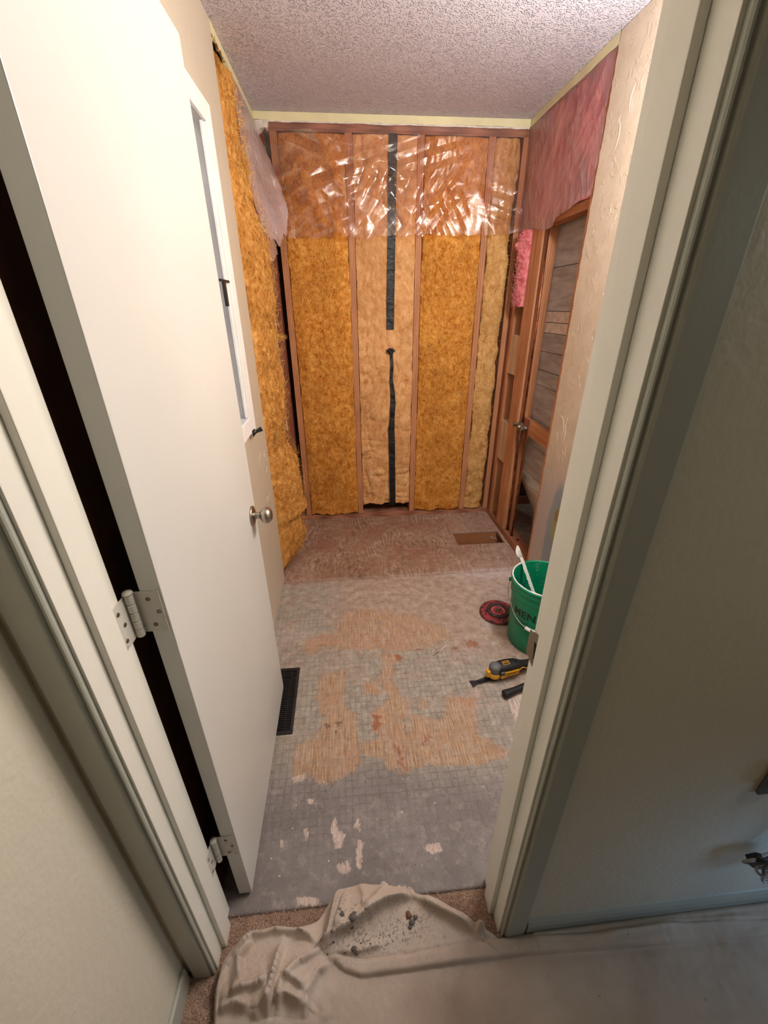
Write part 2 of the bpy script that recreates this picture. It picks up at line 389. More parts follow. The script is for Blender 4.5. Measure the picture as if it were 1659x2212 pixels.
def mat_glass():
    t = NT('obscure_glass'); v = t.coord()
    return t.done(t.bsdf(srgb(196, 208, 224), .3, 0, t.bump(t.voronoi(v, 90), .5, .003), .6))
M['glass'] = mat_glass()
M['caulk'] = m_plain('grey_window_liner', srgb(196, 196, 200), .5, var=.04)

# ------------------------------------------------------------------ mesh helpers
def obj(name, bm_or_me, mat=None, parent=None, smooth=False, **props):
    if isinstance(bm_or_me, bmesh.types.BMesh):
        me = bpy.data.meshes.new(name); bm_or_me.to_mesh(me); bm_or_me.free()
    else: me = bm_or_me
    if mat is not None and not me.materials:
        for mm in (mat if isinstance(mat, (list, tuple)) else [mat]): me.materials.append(mm)
    if smooth:
        me.polygons.foreach_set('use_smooth', [True]*len(me.polygons))
    o = bpy.data.objects.new(name, me); COL.objects.link(o)
    if parent: o.parent = parent; o.matrix_parent_inverse = parent.matrix_world.inverted() if False else Matrix()
    for k, v in props.items(): o[k] = v
    return o
def empty(name, loc=(0, 0, 0), **props):
    o = bpy.data.objects.new(name, None); COL.objects.link(o); o.location = loc; o.empty_display_size = .05
    for k, v in props.items(): o[k] = v
    return o
def tag(o, label, cat, group=None):
    o['label'] = label; o['category'] = cat
    if group: o['group'] = group
    return o
def box(bm, x0, x1, y0, y1, z0, z1, bev=0.0):
    r = bmesh.ops.create_cube(bm, size=1.0)
    for v in r['verts']:
        v.co = Vector(((x0+x1)/2+v.co.x*(x1-x0), (y0+y1)/2+v.co.y*(y1-y0), (z0+z1)/2+v.co.z*(z1-z0)))
    if bev:
        es = list({e for v in r['verts'] for e in v.link_edges})
        bmesh.ops.bevel(bm, geom=es, offset=bev, segments=2, affect='EDGES', profile=.6)
def B(*a, bev=0.0):
    bm = bmesh.new(); box(bm, *a, bev=bev); return bm
def tube(bm, pts, r, seg=10, caps=True, radii=None):
    pts = [Vector(p) for p in pts]; n = len(pts); rings = []
    up = Vector((0, 0, 1))
    T0 = (pts[1]-pts[0]).normalized(); nrm = T0.orthogonal().normalized()
    for i, p in enumerate(pts):
        T = (pts[min(i+1, n-1)]-pts[max(i-1, 0)]).normalized()
        nrm = (nrm-T*nrm.dot(T)).normalized(); b = T.cross(nrm); rr = radii[i] if radii else r
        rings.append([bm.verts.new(p+(nrm*math.cos(2*math.pi*k/seg)+b*math.sin(2*math.pi*k/seg))*rr) for k in range(seg)])
    for i in range(n-1):
        for k in range(seg):
            bm.faces.new((rings[i][k], rings[i][(k+1) % seg], rings[i+1][(k+1) % seg], rings[i+1][k]))
    if caps:
        bm.faces.new(rings[0][::-1]); bm.faces.new(rings[-1])
def lathe(bm, prof, seg=48, center=(0, 0, 0), axis='z', caps=True):
    cx, cy, cz = center; rings = []
    for r, h in prof:
        ring = []
        for k in range(seg):
            a = 2*math.pi*k/seg; c, s = r*math.cos(a), r*math.sin(a)
            p = {'z': (cx+c, cy+s, cz+h), 'x': (cx+h, cy+c, cz+s), 'y': (cx+c, cy+h, cz+s)}[axis]
            ring.append(bm.verts.new(p))
        rings.append(ring)
    for i in range(len(rings)-1):
        for k in range(seg):
            bm.faces.new((rings[i][k], rings[i][(k+1) % seg], rings[i+1][(k+1) % seg], rings[i+1][k]))
    if caps and prof[0][0] > 1e-5: bm.faces.new(rings[0][::-1])
    if caps and prof[-1][0] > 1e-5: bm.faces.new(rings[-1])
    bmesh.ops.remove_doubles(bm, verts=bm.verts, dist=1e-5)
    bmesh.ops.recalc_face_normals(bm, faces=bm.faces)
def gridmesh(name, P, closed=False):
    """P: array (nu,nv,3) -> mesh"""
    nu, nv = P.shape[:2]
    idx = np.arange(nu*nv).reshape(nu, nv)
    q = np.stack([idx[:-1, :-1], idx[1:, :-1], idx[1:, 1:], idx[:-1, 1:]], -1).reshape(-1, 4)
    me = bpy.data.meshes.new(name)
    me.vertices.add(nu*nv); me.vertices.foreach_set('co', P.reshape(-1).astype(np.float32))
    me.loops.add(len(q)*4); me.loops.foreach_set('vertex_index', q.reshape(-1).astype(np.int32))
    me.polygons.add(len(q)); me.polygons.foreach_set('loop_start', np.arange(0, len(q)*4, 4, dtype=np.int32))
    me.polygons.foreach_set('loop_total', np.full(len(q), 4, dtype=np.int32))
    me.update(calc_edges=True); me.validate()
    return me
def setattr_f(me, name, arr):
    a = me.attributes.new(name, 'FLOAT', 'POINT'); a.data.foreach_set('value', arr.reshape(-1).astype(np.float32))
def ribbons(name, n, place, parent, mat, seed=1, length=(.02, .06), width=.0012, lift=.006):
    """loose fibres lying on a surface: place(rs)->(point, tangent1, tangent2, normal)"""
    rs = random.Random(seed); V = []; F = []
    for i in range(n):
        p, t1, t2, nn = place(rs)
        a = rs.gauss(0, .9) + math.pi/2; L = rs.uniform(*length); cur = rs.uniform(-1.6, 1.6); w = width*rs.uniform(.6, 1.3); b0 = len(V)
        pos = Vector(p); K = 4
        for k in range(K+1):
            d = t1*math.cos(a)+t2*math.sin(a); s = (t2*math.cos(a)-t1*math.sin(a))*w*.5*(1 if 0 < k < K else .4)
            off = nn*(lift*math.sin(math.pi*k/K)*rs.uniform(.3, 1.1)+.001)
            V.append(pos+off-s); V.append(pos+off+s); pos = pos+d*(L/K); a += cur/K
        for k in range(K): F.append((b0+2*k, b0+2*k+1, b0+2*k+3, b0+2*k+2))
    me = bpy.data.meshes.new(name); me.from_pydata([tuple(v) for v in V], [], F)
    return obj(name, me, mat, parent, kind='stuff')

random.seed(3)
Wd, D, H = 1.524, 2.953, 2.4405          # bath width, back wall, ceiling
YS = D+.006                              # face of the back studs
XR = Wd+.010                             # face of the right hand studs
XL = -.012                               # face of the left hand studs
YD0, YD1 = .466, .585                    # door wall (hall side, bath side)
HX0, HX1, HY0 = -.035, 2.45, -1.7        # hall
def S(name, bm, mat, parent=None, **k):
    if parent is None: k['kind'] = 'structure'
    return obj(name, bm, mat, parent, **k)

# ================================================================== SETTING
# ---- bathroom subfloor: two sheets of plywood, the far one with a cut-out
def px_poly(pts, off=(520, 1150), s=2.4397): return [onfloor(off[0]+x/s, off[1]+y/s) for x, y in pts]
def inside_blur(X, Y, poly, soft):
    """1 inside polygon, falling to 0 over 'soft' metres"""
    P = np.array(poly); n = len(P); ins = np.zeros(X.shape, bool); dmin = np.full(X.shape, 1e9)
    for i in range(n):
        x1, y1 = P[i]; x2, y2 = P[(i+1) % n]
        cond = ((y1 > Y) != (y2 > Y)); xi = (x2-x1)*(Y-y1)/(y2-y1+1e-12)+x1
        ins ^= cond & (X < xi)
        dx, dy = x2-x1, y2-y1; tt = np.clip(((X-x1)*dx+(Y-y1)*dy)/(dx*dx+dy*dy+1e-12), 0, 1)
        dmin = np.minimum(dmin, np.hypot(X-x1-tt*dx, Y-y1-tt*dy))
    sd = np.where(ins, dmin, -dmin)
    return np.clip(.5+sd/(2*soft), 0, 1)
woodP = [px_poly(p) for p in (
 [(310,560),(480,500),(520,400),(700,390),(900,420),(1050,470),(1150,560),(1000,620),(830,650),(700,630),(600,640),(450,625),(380,665),(290,650)],
 [(730,640),(830,640),(815,700),(800,780),(830,830),(860,870),(900,960),(860,1000),(870,1100),(740,1100),(700,1040),(680,950),(760,900),(790,870),(730,800),(750,710)],
 [(410,780),(430,760),(540,715),(560,760),(540,860),(560,930),(610,960),(620,1100),(640,1190),(600,1260),(520,1300),(400,1330),(350,1280),(270,1300),(280,1180),(290,1120),(400,1080),(440,990),(400,880)],
 [(620,1110),(700,1090),(870,1060),(900,960),(950,970),(1060,990),(1090,880),(1150,860),(1240,880),(1250,1060),(1400,1150),(1410,1180),(1250,1230),(1100,1225),(950,1230),(870,1265),(780,1250),(740,1190),(650,1170)],
 [(640,800),(730,790),(740,850),(660,850)],[(940,880),(970,880),(970,930),(940,930)])]
redP = [px_poly(p) for p in ([(1180,570),(1250,570),(1250,610),(1180,605)],[(1110,600),(1155,600),(1150,622),(1110,625)],[(810,640),(850,645),(860,690),(815,670)],
 [(920,608),(965,608),(965,622),(920,625)],[(800,1110),(840,1120),(850,1180),(890,1240),(870,1265),(840,1230)],[(690,960),(740,960),(740,1040),(690,1040)],[(960,1060),(1000,1060),(990,1110),(950,1110)])]
stainP = [px_poly(p) for p in ([(440,1005),(480,1010),(475,1035),(445,1030)],[(430,955),(450,955),(450,985),(432,985)],[(500,1000),(530,995),(525,1020),(505,1025)],[(495,1040),(510,1040),(510,1060),(497,1060)],[(560,1085),(580,1085),(578,1100),(562,1100)])]
paleP = [px_poly(p, (350, 1650), 2.074) for p in ([(778,240),(786,290),(822,320),(800,380),(768,385),(770,330),(750,300)],[(872,235),(892,270),(885,300),(862,285)],[(878,345),(902,350),(892,470),(868,450)],
 [(1168,362),(1250,355),(1250,395),(1200,408)],[(780,450),(840,440),(850,480),(800,492)],[(972,560),(990,515),(1010,545),(1110,548),(1140,582),(1130,600),(970,590)],[(605,600),(690,592),(712,625),(650,640),(605,630)],
 [(655,155),(685,155),(685,180),(655,178)],[(530,345),(545,345),(545,370),(532,372)],[(630,295),(650,290),(655,330),(640,330)],[(575,60),(640,45),(640,75),(590,85)])]
paleP.append([onfloor(1094, 1505), onfloor(1135, 1480), onfloor(1145, 1560), onfloor(1117, 1566)])
YC = .567                                   # carpet edge
YSEAM = 2.128
def floor_panel(name, x0, x1, y0, y1, step, hole=None):
    nx = int(round((x1-x0)/step)); ny = int(round((y1-y0)/step))
    xs = np.linspace(x0, x1, nx+1); ys = np.linspace(y0, y1, ny+1)
    if hole:
        for v, arr in ((hole[0], xs), (hole[1], xs), (hole[2], ys), (hole[3], ys)): arr[np.argmin(abs(arr-v))] = v
    X, Y = np.meshgrid(xs, ys, indexing='ij')
    Z = (fbm(X*30, Y*30, 4, 5)-.5)*.0022
    edge = np.minimum.reduce([Y-y0, y1-Y]); Z = Z-.0025*np.exp(-np.maximum(edge, 0)/.004)
    P = np.stack([X, Y, Z], -1)
    wood = np.zeros(X.shape); red = wood.copy(); st = wood.copy(); pal = wood.copy()
    for k_, p in enumerate(woodP): wood = np.maximum(wood, (.64 if k_ == 0 else 1)*inside_blur(X, Y, p, .05 if k_ == 0 else .035))
    for p in redP: red = np.maximum(red, .85*inside_blur(X, Y, p, .028))
    for p in stainP: st = np.maximum(st, .9*inside_blur(X, Y, p, .018))
    for p in paleP: pal = np.maximum(pal, inside_blur(X, Y, p, .014))
    Z -= .0012*(wood > .5)
    P = np.stack([X, Y, Z], -1)
    me = gridmesh(name, P)
    near = 1/(1+np.exp((Y-.93-.05*np.sin(X*5))/.035))
    # the grid imprint fades near the doorway and under the bare wood
    grid = np.clip((Y-.62)/.25, 0, 1)*np.clip((2.0-Y)/.2, .25, 1)*(.6+.4*fbm(X*4, Y*4, 2, 9))*np.where(X < .95, 1, .8)
    tan = 1/(1+np.exp(-(Y-1.50+.25*(fbm(X*3, Y*3, 3, 3)-.5)+.12*(X-.6))/.09))*.85
    left = np.clip((.42-X)/.15, 0, 1)*np.clip((Y-1.5)/.2, 0, 1); tan = tan*(1-.75*left)
    tan = np.maximum(tan, np.clip((X-1.02)/.1, 0, 1)*.75)
    dust = np.exp(-((Y-2.10)/.05)**2)*np.clip((X-.9)/.4, 0, 1)*.9+np.exp(-((X-1.15)/.10)**2-((Y-1.66)/.06)**2)*.5
    dust = dust+.28*np.exp(-((Y-2.12)/.03)**2)+.5*np.exp(-((X-.1)/.12)**2-((Y-1.66)/.06)**2)+.25*np.clip((X-1.0)/.4, 0, 1)*(Y > 1.7)
    fr = 1/(1+np.exp(-(Y-YSEAM+.02)/.012)) if y0 < YSEAM-.2 else np.ones(X.shape)
    setattr_f(me, 'wood', wood); setattr_f(me, 'red', red); setattr_f(me, 'stain', st); setattr_f(me, 'pale', pal)
    setattr_f(me, 'near', near); setattr_f(me, 'grid', grid); setattr_f(me, 'tan', tan); setattr_f(me, 'dust', np.clip(dust, 0, 1)); setattr_f(me, 'far', fr)
    if hole:
        bm = bmesh.new(); bm.from_mesh(me)
        dl = []
        for f in bm.faces:
            c = f.calc_center_median()
            if hole[0] < c.x < hole[1] and hole[2] < c.y < hole[3]: dl.append(f)
        bmesh.ops.delete(bm, geom=dl, context='FACES'); bm.to_mesh(me); bm.free()
    # plywood thickness
    bm = bmesh.new(); bm.from_mesh(me)
    be = [e for e in bm.edges if e.is_boundary]
    r = bmesh.ops.extrude_edge_only(bm, edges=be)
    for v in [g for g in r['geom'] if isinstance(g, bmesh.types.BMVert)]: v.co.z = -.018
    bm.to_mesh(me); bm.free()
    return me
HOLE = (1.172, 1.512, 2.465, 2.648)
floor = S('floor', B(-.02, Wd+.12, YC, 3.07, -.26, -.24), M['wood_y'])
obj('plywood_sheet', floor_panel('plywood_sheet', -.012, Wd+.008, YC, YSEAM-.002, .006), M['floor'], floor, smooth=True)
obj('plywood_sheet', floor_panel('plywood_sheet', -.012, Wd+.008, YSEAM+.002, 3.05, .010, HOLE), M['floor'], floor, smooth=True)
for (a, b) in (((-.012, Wd+.12), (2.650, 2.688)), ((-.012, Wd+.12), (2.25, 2.288)), ((-.012, Wd+.12), (1.85, 1.888)), ((-.012, Wd+.12), (1.45, 1.488)), ((-.012, Wd+.12), (1.05, 1.088)), ((-.012, Wd+.12), (.65, .688))):
    obj('joist', B(a[0], a[1], b[0], b[1], -.239, -.0185), M['wood_orange'], floor)
obj('hole_blocking', B(1.140, 1.170, 2.29, 2.649, -.20, -.0185), M['wood_orange'], floor)

# ---- carpet of the hall floor
fh = S('floor_hall', B(HX0-.1, HX1, HY0, YC-.002, -.26, -.012), M['carpet'])
cx = np.linspace(HX0-.1, HX1, 420); cy = np.concatenate([np.linspace(HY0, .2, 30), np.linspace(.205, YC, 90)])
X, Y = np.meshgrid(cx, cy, indexing='ij')
Z = .002+(fbm(X*70, Y*70, 3, 21)-.5)*.006-np.where(Y > YC-.006, .008, 0)
obj('carpet', gridmesh('carpet', np.stack([X, Y, Z], -1)), M['carpet'], fh, smooth=True)
def pile():
    rs = random.Random(9); V = []; F = []
    for i in range(15000):
        x = rs.uniform(.02, .80); y = rs.uniform(.30, YC+.004); b = len(V)
        w = .0009; h = rs.uniform(.004, .008); a = rs.uniform(0, 6.28); lx, ly = rs.gauss(0, .003), rs.gauss(0, .003)
        V += [(x-w*math.cos(a), y-w*math.sin(a), .001), (x+w*math.cos(a), y+w*math.sin(a), .001), (x+lx, y+ly, h)]; F.append((b, b+1, b+2))
    me = bpy.data.meshes.new('carpet_pile'); me.from_pydata(V, [], F)
    return me
obj('carpet_pile', pile(), M['tuft'], fh, kind='stuff')

# ---- ceilings
S('ceiling', B(-.12, Wd+.12, YD1-.05, 3.07, H, H+.03), M['ceiling'])
S('ceiling_hall', B(HX0-.1, HX1, HY0, YD1-.05, H, H+.03), M['hallwall'])

# ---- hall walls
S('wall_left_hall', B(HX0-.06, HX0, HY0, YD0, 0, H), M['hallwall'])
S('wall_right_hall', B(HX1, HX1+.05, HY0, YD0, 0, H), M['hallwall'])
S('wall_rear_hall', B(HX0-.06, HX1+.05, HY0-.05, HY0, 0, H), M['hallwall'])
bm = bmesh.new()
box(bm, HX0-.06, .0195, YD0, YD1, 0, H); box(bm, .7885, HX1, YD0, YD1, 0, H); box(bm, .0195, .7885, YD0, YD1, 2.085, H)
S('wall_front', bm, M['hallwall'])
S('baseboard_left', B(HX0, HX0+.010, HY0, .4535, 0, .07, bev=.003), M['trim_old'])
def baseprof(x0, x1, y):
    bm = bmesh.new(); pr = [(0, 0), (-.011, 0), (-.011, .045), (-.008, .058), (-.003, .068), (0, .07)]
    A = [bm.verts.new((x0, y+a, z)) for a, z in pr]; C = [bm.verts.new((x1, y+a, z)) for a, z in pr]
    for i in range(len(pr)): bm.faces.new((A[i], A[(i+1) % len(pr)], C[(i+1) % len(pr)], C[i]))
    bm.faces.new(A[::-1]); bm.faces.new(C); bmesh.ops.recalc_face_normals(bm, faces=bm.faces); return bm
S('baseboard_right', baseprof(.8425, HX1, YD0), M['trim_old'])

# ---- door frame (trim_1)
fr = empty('trim_1', (0, .5, 0), kind='structure')
fr.location = (0, 0, 0)
for nm, a in (('jamb', (.0200, .0380, YD0, YD1, 0, 2.085)), ('jamb', (.7700, .7880, YD0, YD1, 0, 2.085)), ('jamb', (.0385, .7695, YD0, YD1, 2.066, 2.084))):
    obj(nm, B(*a, bev=.0012), M['trim'], fr)
for a in ((.0383, .0500, .505, .549, 0, 2.066), (.7580, .7697, .505, .549, 0, 2.066), (.0505, .7575, .505, .549, 2.054, 2.0655)):
    obj('door_stop', B(*a, bev=.0018), M['trim'], fr)
def casing(x_in, x_out, z0, z1):
    """moulded casing leg, profile in (x across, y out of the wall)"""
    s = 1 if x_out > x_in else -1
    pr = [(0, 0), (0, .006), (.0015, .0085), (.004, .0085), (.0055, .0065), (.0085, .0062), (.0105, .010), (.0135, .0125), (.02, .0125), (.054, .0115), (.0575, .009), (abs(x_out-x_in), .0)]
    k = abs(x_out-x_in)/.0615; bm = bmesh.new()
    A = [bm.verts.new((x_in+s*min(u*k, abs(x_out-x_in)), YD0-.0004-v, z0)) for u, v in pr]; C = [bm.verts.new((a.co.x, a.co.y, z1)) for a in A]
    n = len(pr)
    for i in range(n): bm.faces.new((A[i], A[(i+1) % n], C[(i+1) % n], C[i]))
    bm.faces.new(A[::-1]); bm.faces.new(C); bmesh.ops.recalc_face_normals(bm, faces=bm.faces); return bm
obj('casing', casing(.0330, -.0240, 0, 2.14), M['trim_old'], fr)
obj('casing', casing(.7750, .8425, 0, 2.14), M['trim_old'], fr)
obj('casing', B(-.024, .8425, YD0-.0125, YD0-.0005, 2.141, 2.20, bev=.002), M['trim_old'], fr)
# strike plate on the right jamb, standing proud of the jamb edge
bm = bmesh.new(); P = [(.585+.004, .957), (.585+.004, .893), (.556, .872), (.552, .880), (.552, .935), (.560, .951)]
zs = [(.5890, .958), (.5890, .905), (.5700, .873), (.5480, .873), (.5480, .945), (.5640, .958)]
xk = lambda y: .7690-(.0035 if y > .585 else 0)
yy = [.5900, .5900, .5650, .5520, .5520, .5650]; zz = [.950, .895, .878, .885, .945, .957]
A = [bm.verts.new((.7688-(.004 if y > .586 else 0), y, z)) for y, z in zip(yy, zz)]; C = [bm.verts.new((v.co.x-.0016, v.co.y, v.co.z)) for v in A]
for i in range(6): bm.faces.new((A[i], A[(i+1) % 6], C[(i+1) % 6], C[i]))
bm.faces.new(A[::-1]); bm.faces.new(C); bmesh.ops.recalc_face_normals(bm, faces=bm.faces)
sp = obj('strike_plate', bm, M['strike'], fr, label='bare metal strike plate on the right jamb')
obj('latch_hole', B(.7660, .7671, .559, .573, .900, .936, bev=.0002), M['dark'], sp)

# ---- door_1, standing open against the left wall
DX0, DX1, DY0, DY1, DZ0, DZ1 = .0605, .0965, .611, 1.329, .012, 2.056
door = S('door_1', B(DX0, DX1, DY0, DY1, DZ0, DZ1, bev=.0018), M['door'])
def hinge(zc):
    hx, hy = .0470, .6000
    bm = bmesh.new()
    # leaf on the jamb, leaf on the door edge
    box(bm, .0384, .0402, .557, .600, zc-.044, zc+.044, bev=.0006)
    box(bm, .0402, .0460, .598, .600, zc-.044, zc+.044)
    lf = obj('hinge', bm, M['hinge'], door)
    bm = bmesh.new(); box(bm, .0475, .092, .6085, .6105, zc-.044, zc+.044, bev=.0006)
    box(bm, .0475, .0500, .600, .6105, zc-.044, zc+.044)
    obj('hinge_leaf', bm, M['hinge'], lf)
    for k in range(5):
        bm = bmesh.new(); z0 = zc-.044+k*.0178
        lathe(bm, [(0, 0), (.0058, 0), (.0068, .0010), (.0068, .0155), (.0058, .0165), (0, .0165)], 20, (hx, hy, z0))
        obj('knuckle', bm, M['hinge'], lf, smooth=False)
    bm = bmesh.new(); lathe(bm, [(0, .0), (.0078, .0005), (.0088, .0025), (.0075, .006), (0, .0075)], 20, (hx, hy, zc+.0455)); obj('pin_head', bm, M['hinge'], lf, smooth=True)
    for (x, z) in ((.072, .028), (.084, 0), (.072, -.028)):
        bm = bmesh.new(); lathe(bm, [(0, 0), (.0042, .0), (.0036, -.0012), (.0, -.0006)], 14, (x, .6083, zc+z), 'y'); obj('screw', bm, M['strike'], lf)
    for (y, z) in ((.570, .028), (.578, 0), (.570, -.028)):
        bm = bmesh.new(); lathe(bm, [(0, 0), (.0042, .0), (.0036, .0012), (.0, .0006)], 14, (.0403, y, zc+z), 'x'); obj('screw', bm, M['strike'], lf)
for zc in (1.034, .268, 1.86): hinge(zc)
KY, KZ = 1.270, .888
bm = bmesh.new(); lathe(bm, [(0, 0), (.0335, 0), (.0335, .004), (.0315, .0075), (.024, .0095), (.0145, .0105)], 48, (DX1-.0005, KY, KZ), 'x')
rose = obj('rose', bm, M['steel'], door, smooth=True, label='brushed nickel round door rose')
bm = bmesh.new(); lathe(bm, [(.0135, .0095), (.0120, .014), (.0112, .024), (.0125, .030)], 32, (DX1, KY, KZ), 'x'); obj('knob_neck', bm, M['steel'], rose, smooth=True)
bm = bmesh.new(); lathe(bm, [(.0, .0285), (.0125, .0290), (.0205, .0325), (.0262, .0395), (.0278, .047), (.0262, .0555), (.021, .0625), (.013, .067), (.0, .0682)], 48, (DX1, KY, KZ), 'x'); obj('knob', bm, M['steel'], rose, smooth=True, label='brushed nickel round knob')
bm = bmesh.new(); lathe(bm, [(0, 0), (.0325, 0), (.031, -.006), (.012, -.009), (.012, -.02), (.022, -.026), (.026, -.036), (.02, -.046), (0, -.05)], 32, (DX0+.0005, KY, KZ), 'x'); obj('knob', bm, M['steel'], door, smooth=True)
obj('latch_plate', B(DX0+.006, DX1-.006, DY1-.0005, DY1+.0015, KZ-.028, KZ+.028, bev=.0005), M['steel'], door)

# ---- left wall of the bathroom, drywall to y=2.15 with the window cut in
LY1 = 2.165
WY0, WY1, WZ0, WZ1 = 1.02, 1.832, 1.083, 2.060
bm = bmesh.new()
for a in ((-.012, 0, YD1, WY0, .006, H-.001), (-.012, 0, WY1, LY1, .006, H-.001), (-.012, 0, WY0, WY1, .006, WZ0), (-.012, 0, WY0, WY1, WZ1, H-.001)): box(bm, *a)
wl = S('wall_left', bm, M['leftwall'])
for y in (2.160, 2.553, 2.875): obj('stud', B(XL-.089, XL-.001, y, y+.038, .039, H-.001), M['wood_stud'], wl)
obj('bottom_plate', B(XL-.089, XL-.001, YD1, 3.05, .0, .038), M['wood_y'], wl)
obj('gap_dark_strip', B(.0005, .012, .590, .80, .012, 2.38, bev=.001), M['gap_shade'], wl, label='dark brown strip added to darken the gap behind the open door')  # strip added so the gap beside the hinges stays dark
obj('sheathing', B(XL-.10, XL-.0895, YD1, 3.05, 0, H-.001), M['sheath'], wl)
obj('corner_post', B(-.006, .047, YS+.001, YS+.089, .039, H-.001), M['wood_studdark'], wl)
bm = B(-.012, .001, LY1, D, H-.034, H-.001); bmesh.ops.subdivide_edges(bm, edges=[e for e in bm.edges if e.calc_length() > .3], cuts=60)
for v in bm.verts:
    if v.co.z < H-.02: v.co.z += random.uniform(-.008, .008)
obj('drywall_strip', bm, M['tan_card'], wl)

# ---- back wall: studs, plates, ceiling strip
wb = S('wall_back', B(-.10, Wd+.12, YS+.0895, YS+.105, 0, H-.001), M['sheath'])
SX = [.098+k*.4064 for k in range(4)]
for i, x in enumerate(SX): obj('stud', B(x-.019, x+.019, YS, YS+.0885, .0385, 2.3640), M['wood_stud'], wb)
obj('stud', B(Wd-.026, Wd+.008, YS, YS+.0885, .0385, 2.3640), M['wood_stud'], wb)
obj('bottom_plate', B(-.005, Wd+.010, YS-.002, YS+.0885, .0005, .038), M['wood_x'], wb)
obj('top_plate', B(.05, Wd+.010, YS, YS+.0885, 2.3645, 2.4025), M['wood_x'], wb)
obj('top_plate', B(.05, Wd+.010, YS, YS+.0885, 2.403, H-.001), M['wood_x'], wb)
def ragged_strip(x0, x1, y0, y1, z0, z1, seed, n=160, amp=.006):
    rs = np.random.RandomState(seed); xs = np.linspace(x0, x1, n)
    zz = z0+(fbm(xs*9, xs*0+seed, 3, seed)-.5)*amp*2+rs.uniform(-.3, .3, n)*amp*.4
    bm = bmesh.new(); prev = None
    for x, z in zip(xs, zz):
        r = [bm.verts.new((x, y0, z1)), bm.verts.new((x, y0, z)), bm.verts.new((x, y1, z+.003)), bm.verts.new((x, y1, z1))]
        if prev:
            for k in range(3): bm.faces.new((prev[k], r[k], r[k+1], prev[k+1]))
        prev = r
    bmesh.ops.recalc_face_normals(bm, faces=bm.faces); return bm
obj('drywall_strip', ragged_strip(.002, Wd-.001, D-.007, YS-.001, H-.036, H-.001, 4, amp=.003), M['tan_card'], wb)
obj('torn_edge', ragged_strip(.004, Wd-.004, D-.0055, YS-.0015, H-.043, H-.0355, 8, amp=.005), M['gypsum'], wb)
# torn white plasterboard scrap in the top left corner
cor = [(.002, 2.40), (.012, 2.36), (.022, 2.335), (.030, 2.345), (.040, 2.352), (.052, 2.365), (.062, 2.372), (.074, 2.356), (.078, 2.397)]
bm = bmesh.new(); A = [bm.verts.new((x+random.uniform(-.003, .003), D-.006+random.uniform(-.003, .003), z)) for x, z in cor]; C = [bm.verts.new((v.co.x, YS-.001, v.co.z)) for v in A]
bm.faces.new(A)
for i in range(len(cor)): bm.faces.new((A[i], A[(i+1) % len(cor)], C[(i+1) % len(cor)], C[i]))
bmesh.ops.recalc_face_normals(bm, faces=bm.faces)
obj('plasterboard_scrap', bm, M['gypsum'], wb)

# ---- right wall: drywall to y=2.115, then open studs
RY1 = 2.113
bm = bmesh.new(); n = 120; rs = random.Random(4)
zs = [.012+(H-.014)*k/n for k in range(n+1)]; prev = None
for z in zs:
    y = RY1+rs.uniform(-.0035, .0035)
    r = [bm.verts.new((Wd, YD1, z)), bm.verts.new((Wd, y, z)), bm.verts.new((Wd+.0095, y+.001, z)), bm.verts.new((Wd+.0095, YD1, z))]
    if prev:
        for k in range(4): bm.faces.new((prev[k], r[k], r[(k+1) % 4], prev[(k+1) % 4]))
    else: bm.faces.new(r)
    prev = r
bm.faces.new(prev[::-1]); bmesh.ops.recalc_face_normals(bm, faces=bm.faces)
wr = S('wall_right', bm, M['rightwall'])
X0, X1 = XR, XR+.088
for a, m in (((2.098, 2.152), 'wood_stud'), ((2.600, 2.668), 'wood_stud'), ((2.669, 2.740), 'wood_stud'), ((2.880, 2.917), 'wood_stud'), ((2.918, YS-.002), 'wood_studdark')):
    obj('stud', B(X0, X1, a[0], a[1], .0385, H-.0405, bev=.0015), M[m], wr)
obj('stud', B(X0, X1, YD1, YD1+.038, .0385, H-.0405), M['wood_stud'], wr)
obj('bottom_plate', B(X0-.001, X1, YD1, YS-.002, .0005, .038, bev=.001), M['wood_y'], wr, label='pale sole plate with pipe holes')
obj('top_plate', B(X0, X1, YD1, YS-.002, H-.040, H-.001), M['wood_y'], wr)
for z0, z1 in ((1.100, 1.340), (.495, .780), (1.80, 1.95)): obj('spacer_block', B(X0+.002, X1, 2.741, 2.879, z0, z1, bev=.003), M['wood_block'], wr)
obj('top_block', B(X0+.004, X1-.02, 2.153, 2.599, 1.895, 1.9345, bev=.001), M['wood_orange'], wr)
obj('valve_board', B(X0+.030, X0+.069, 2.153, 2.599, .772, .862, bev=.001), M['wood_orange'], wr)
obj('valve_backer', B(X0+.0225, X0+.0292, 2.47, 2.565, .745, .872, bev=.001), M['wood_studdark'], wr)
# back side of the neighbouring room's boards
XB = X1+.001
for z0, z1, mm in ((.500, .690, 'lath'), (.6925, .860, 'lath'), (.863, 1.068, 'lath'), (1.071, 1.155, 'lath'), (1.158, 1.262, 'lath'), (1.265, 1.365, 'lath'),
                   (1.368, 1.421, 'lath_light'), (1.4245, 1.480, 'lath_light'), (1.483, 1.70, 'lath'), (1.7025, 1.93, 'lath'), (1.933, H-.002, 'lath')):
    obj('backing_board', B(XB+random.uniform(0, .004), XB+.014, .65, 3.04, z0, z1, bev=.0015), M[mm], wr)
obj('cut_edge', B(XB-.001, XB+.012, 2.12, 2.62, .484, .4985, bev=.002), M['lath_light'], wr)
bm = ragged_strip(RY1, D-.01, 0, .006, H-.036, H-.001, 12, amp=.004)
for v in bm.verts: v.co = Vector((Wd-.001+(v.co.y*1.3), v.co.x, v.co.z))
obj('drywall_strip', bm, M['tan_card'], wr)
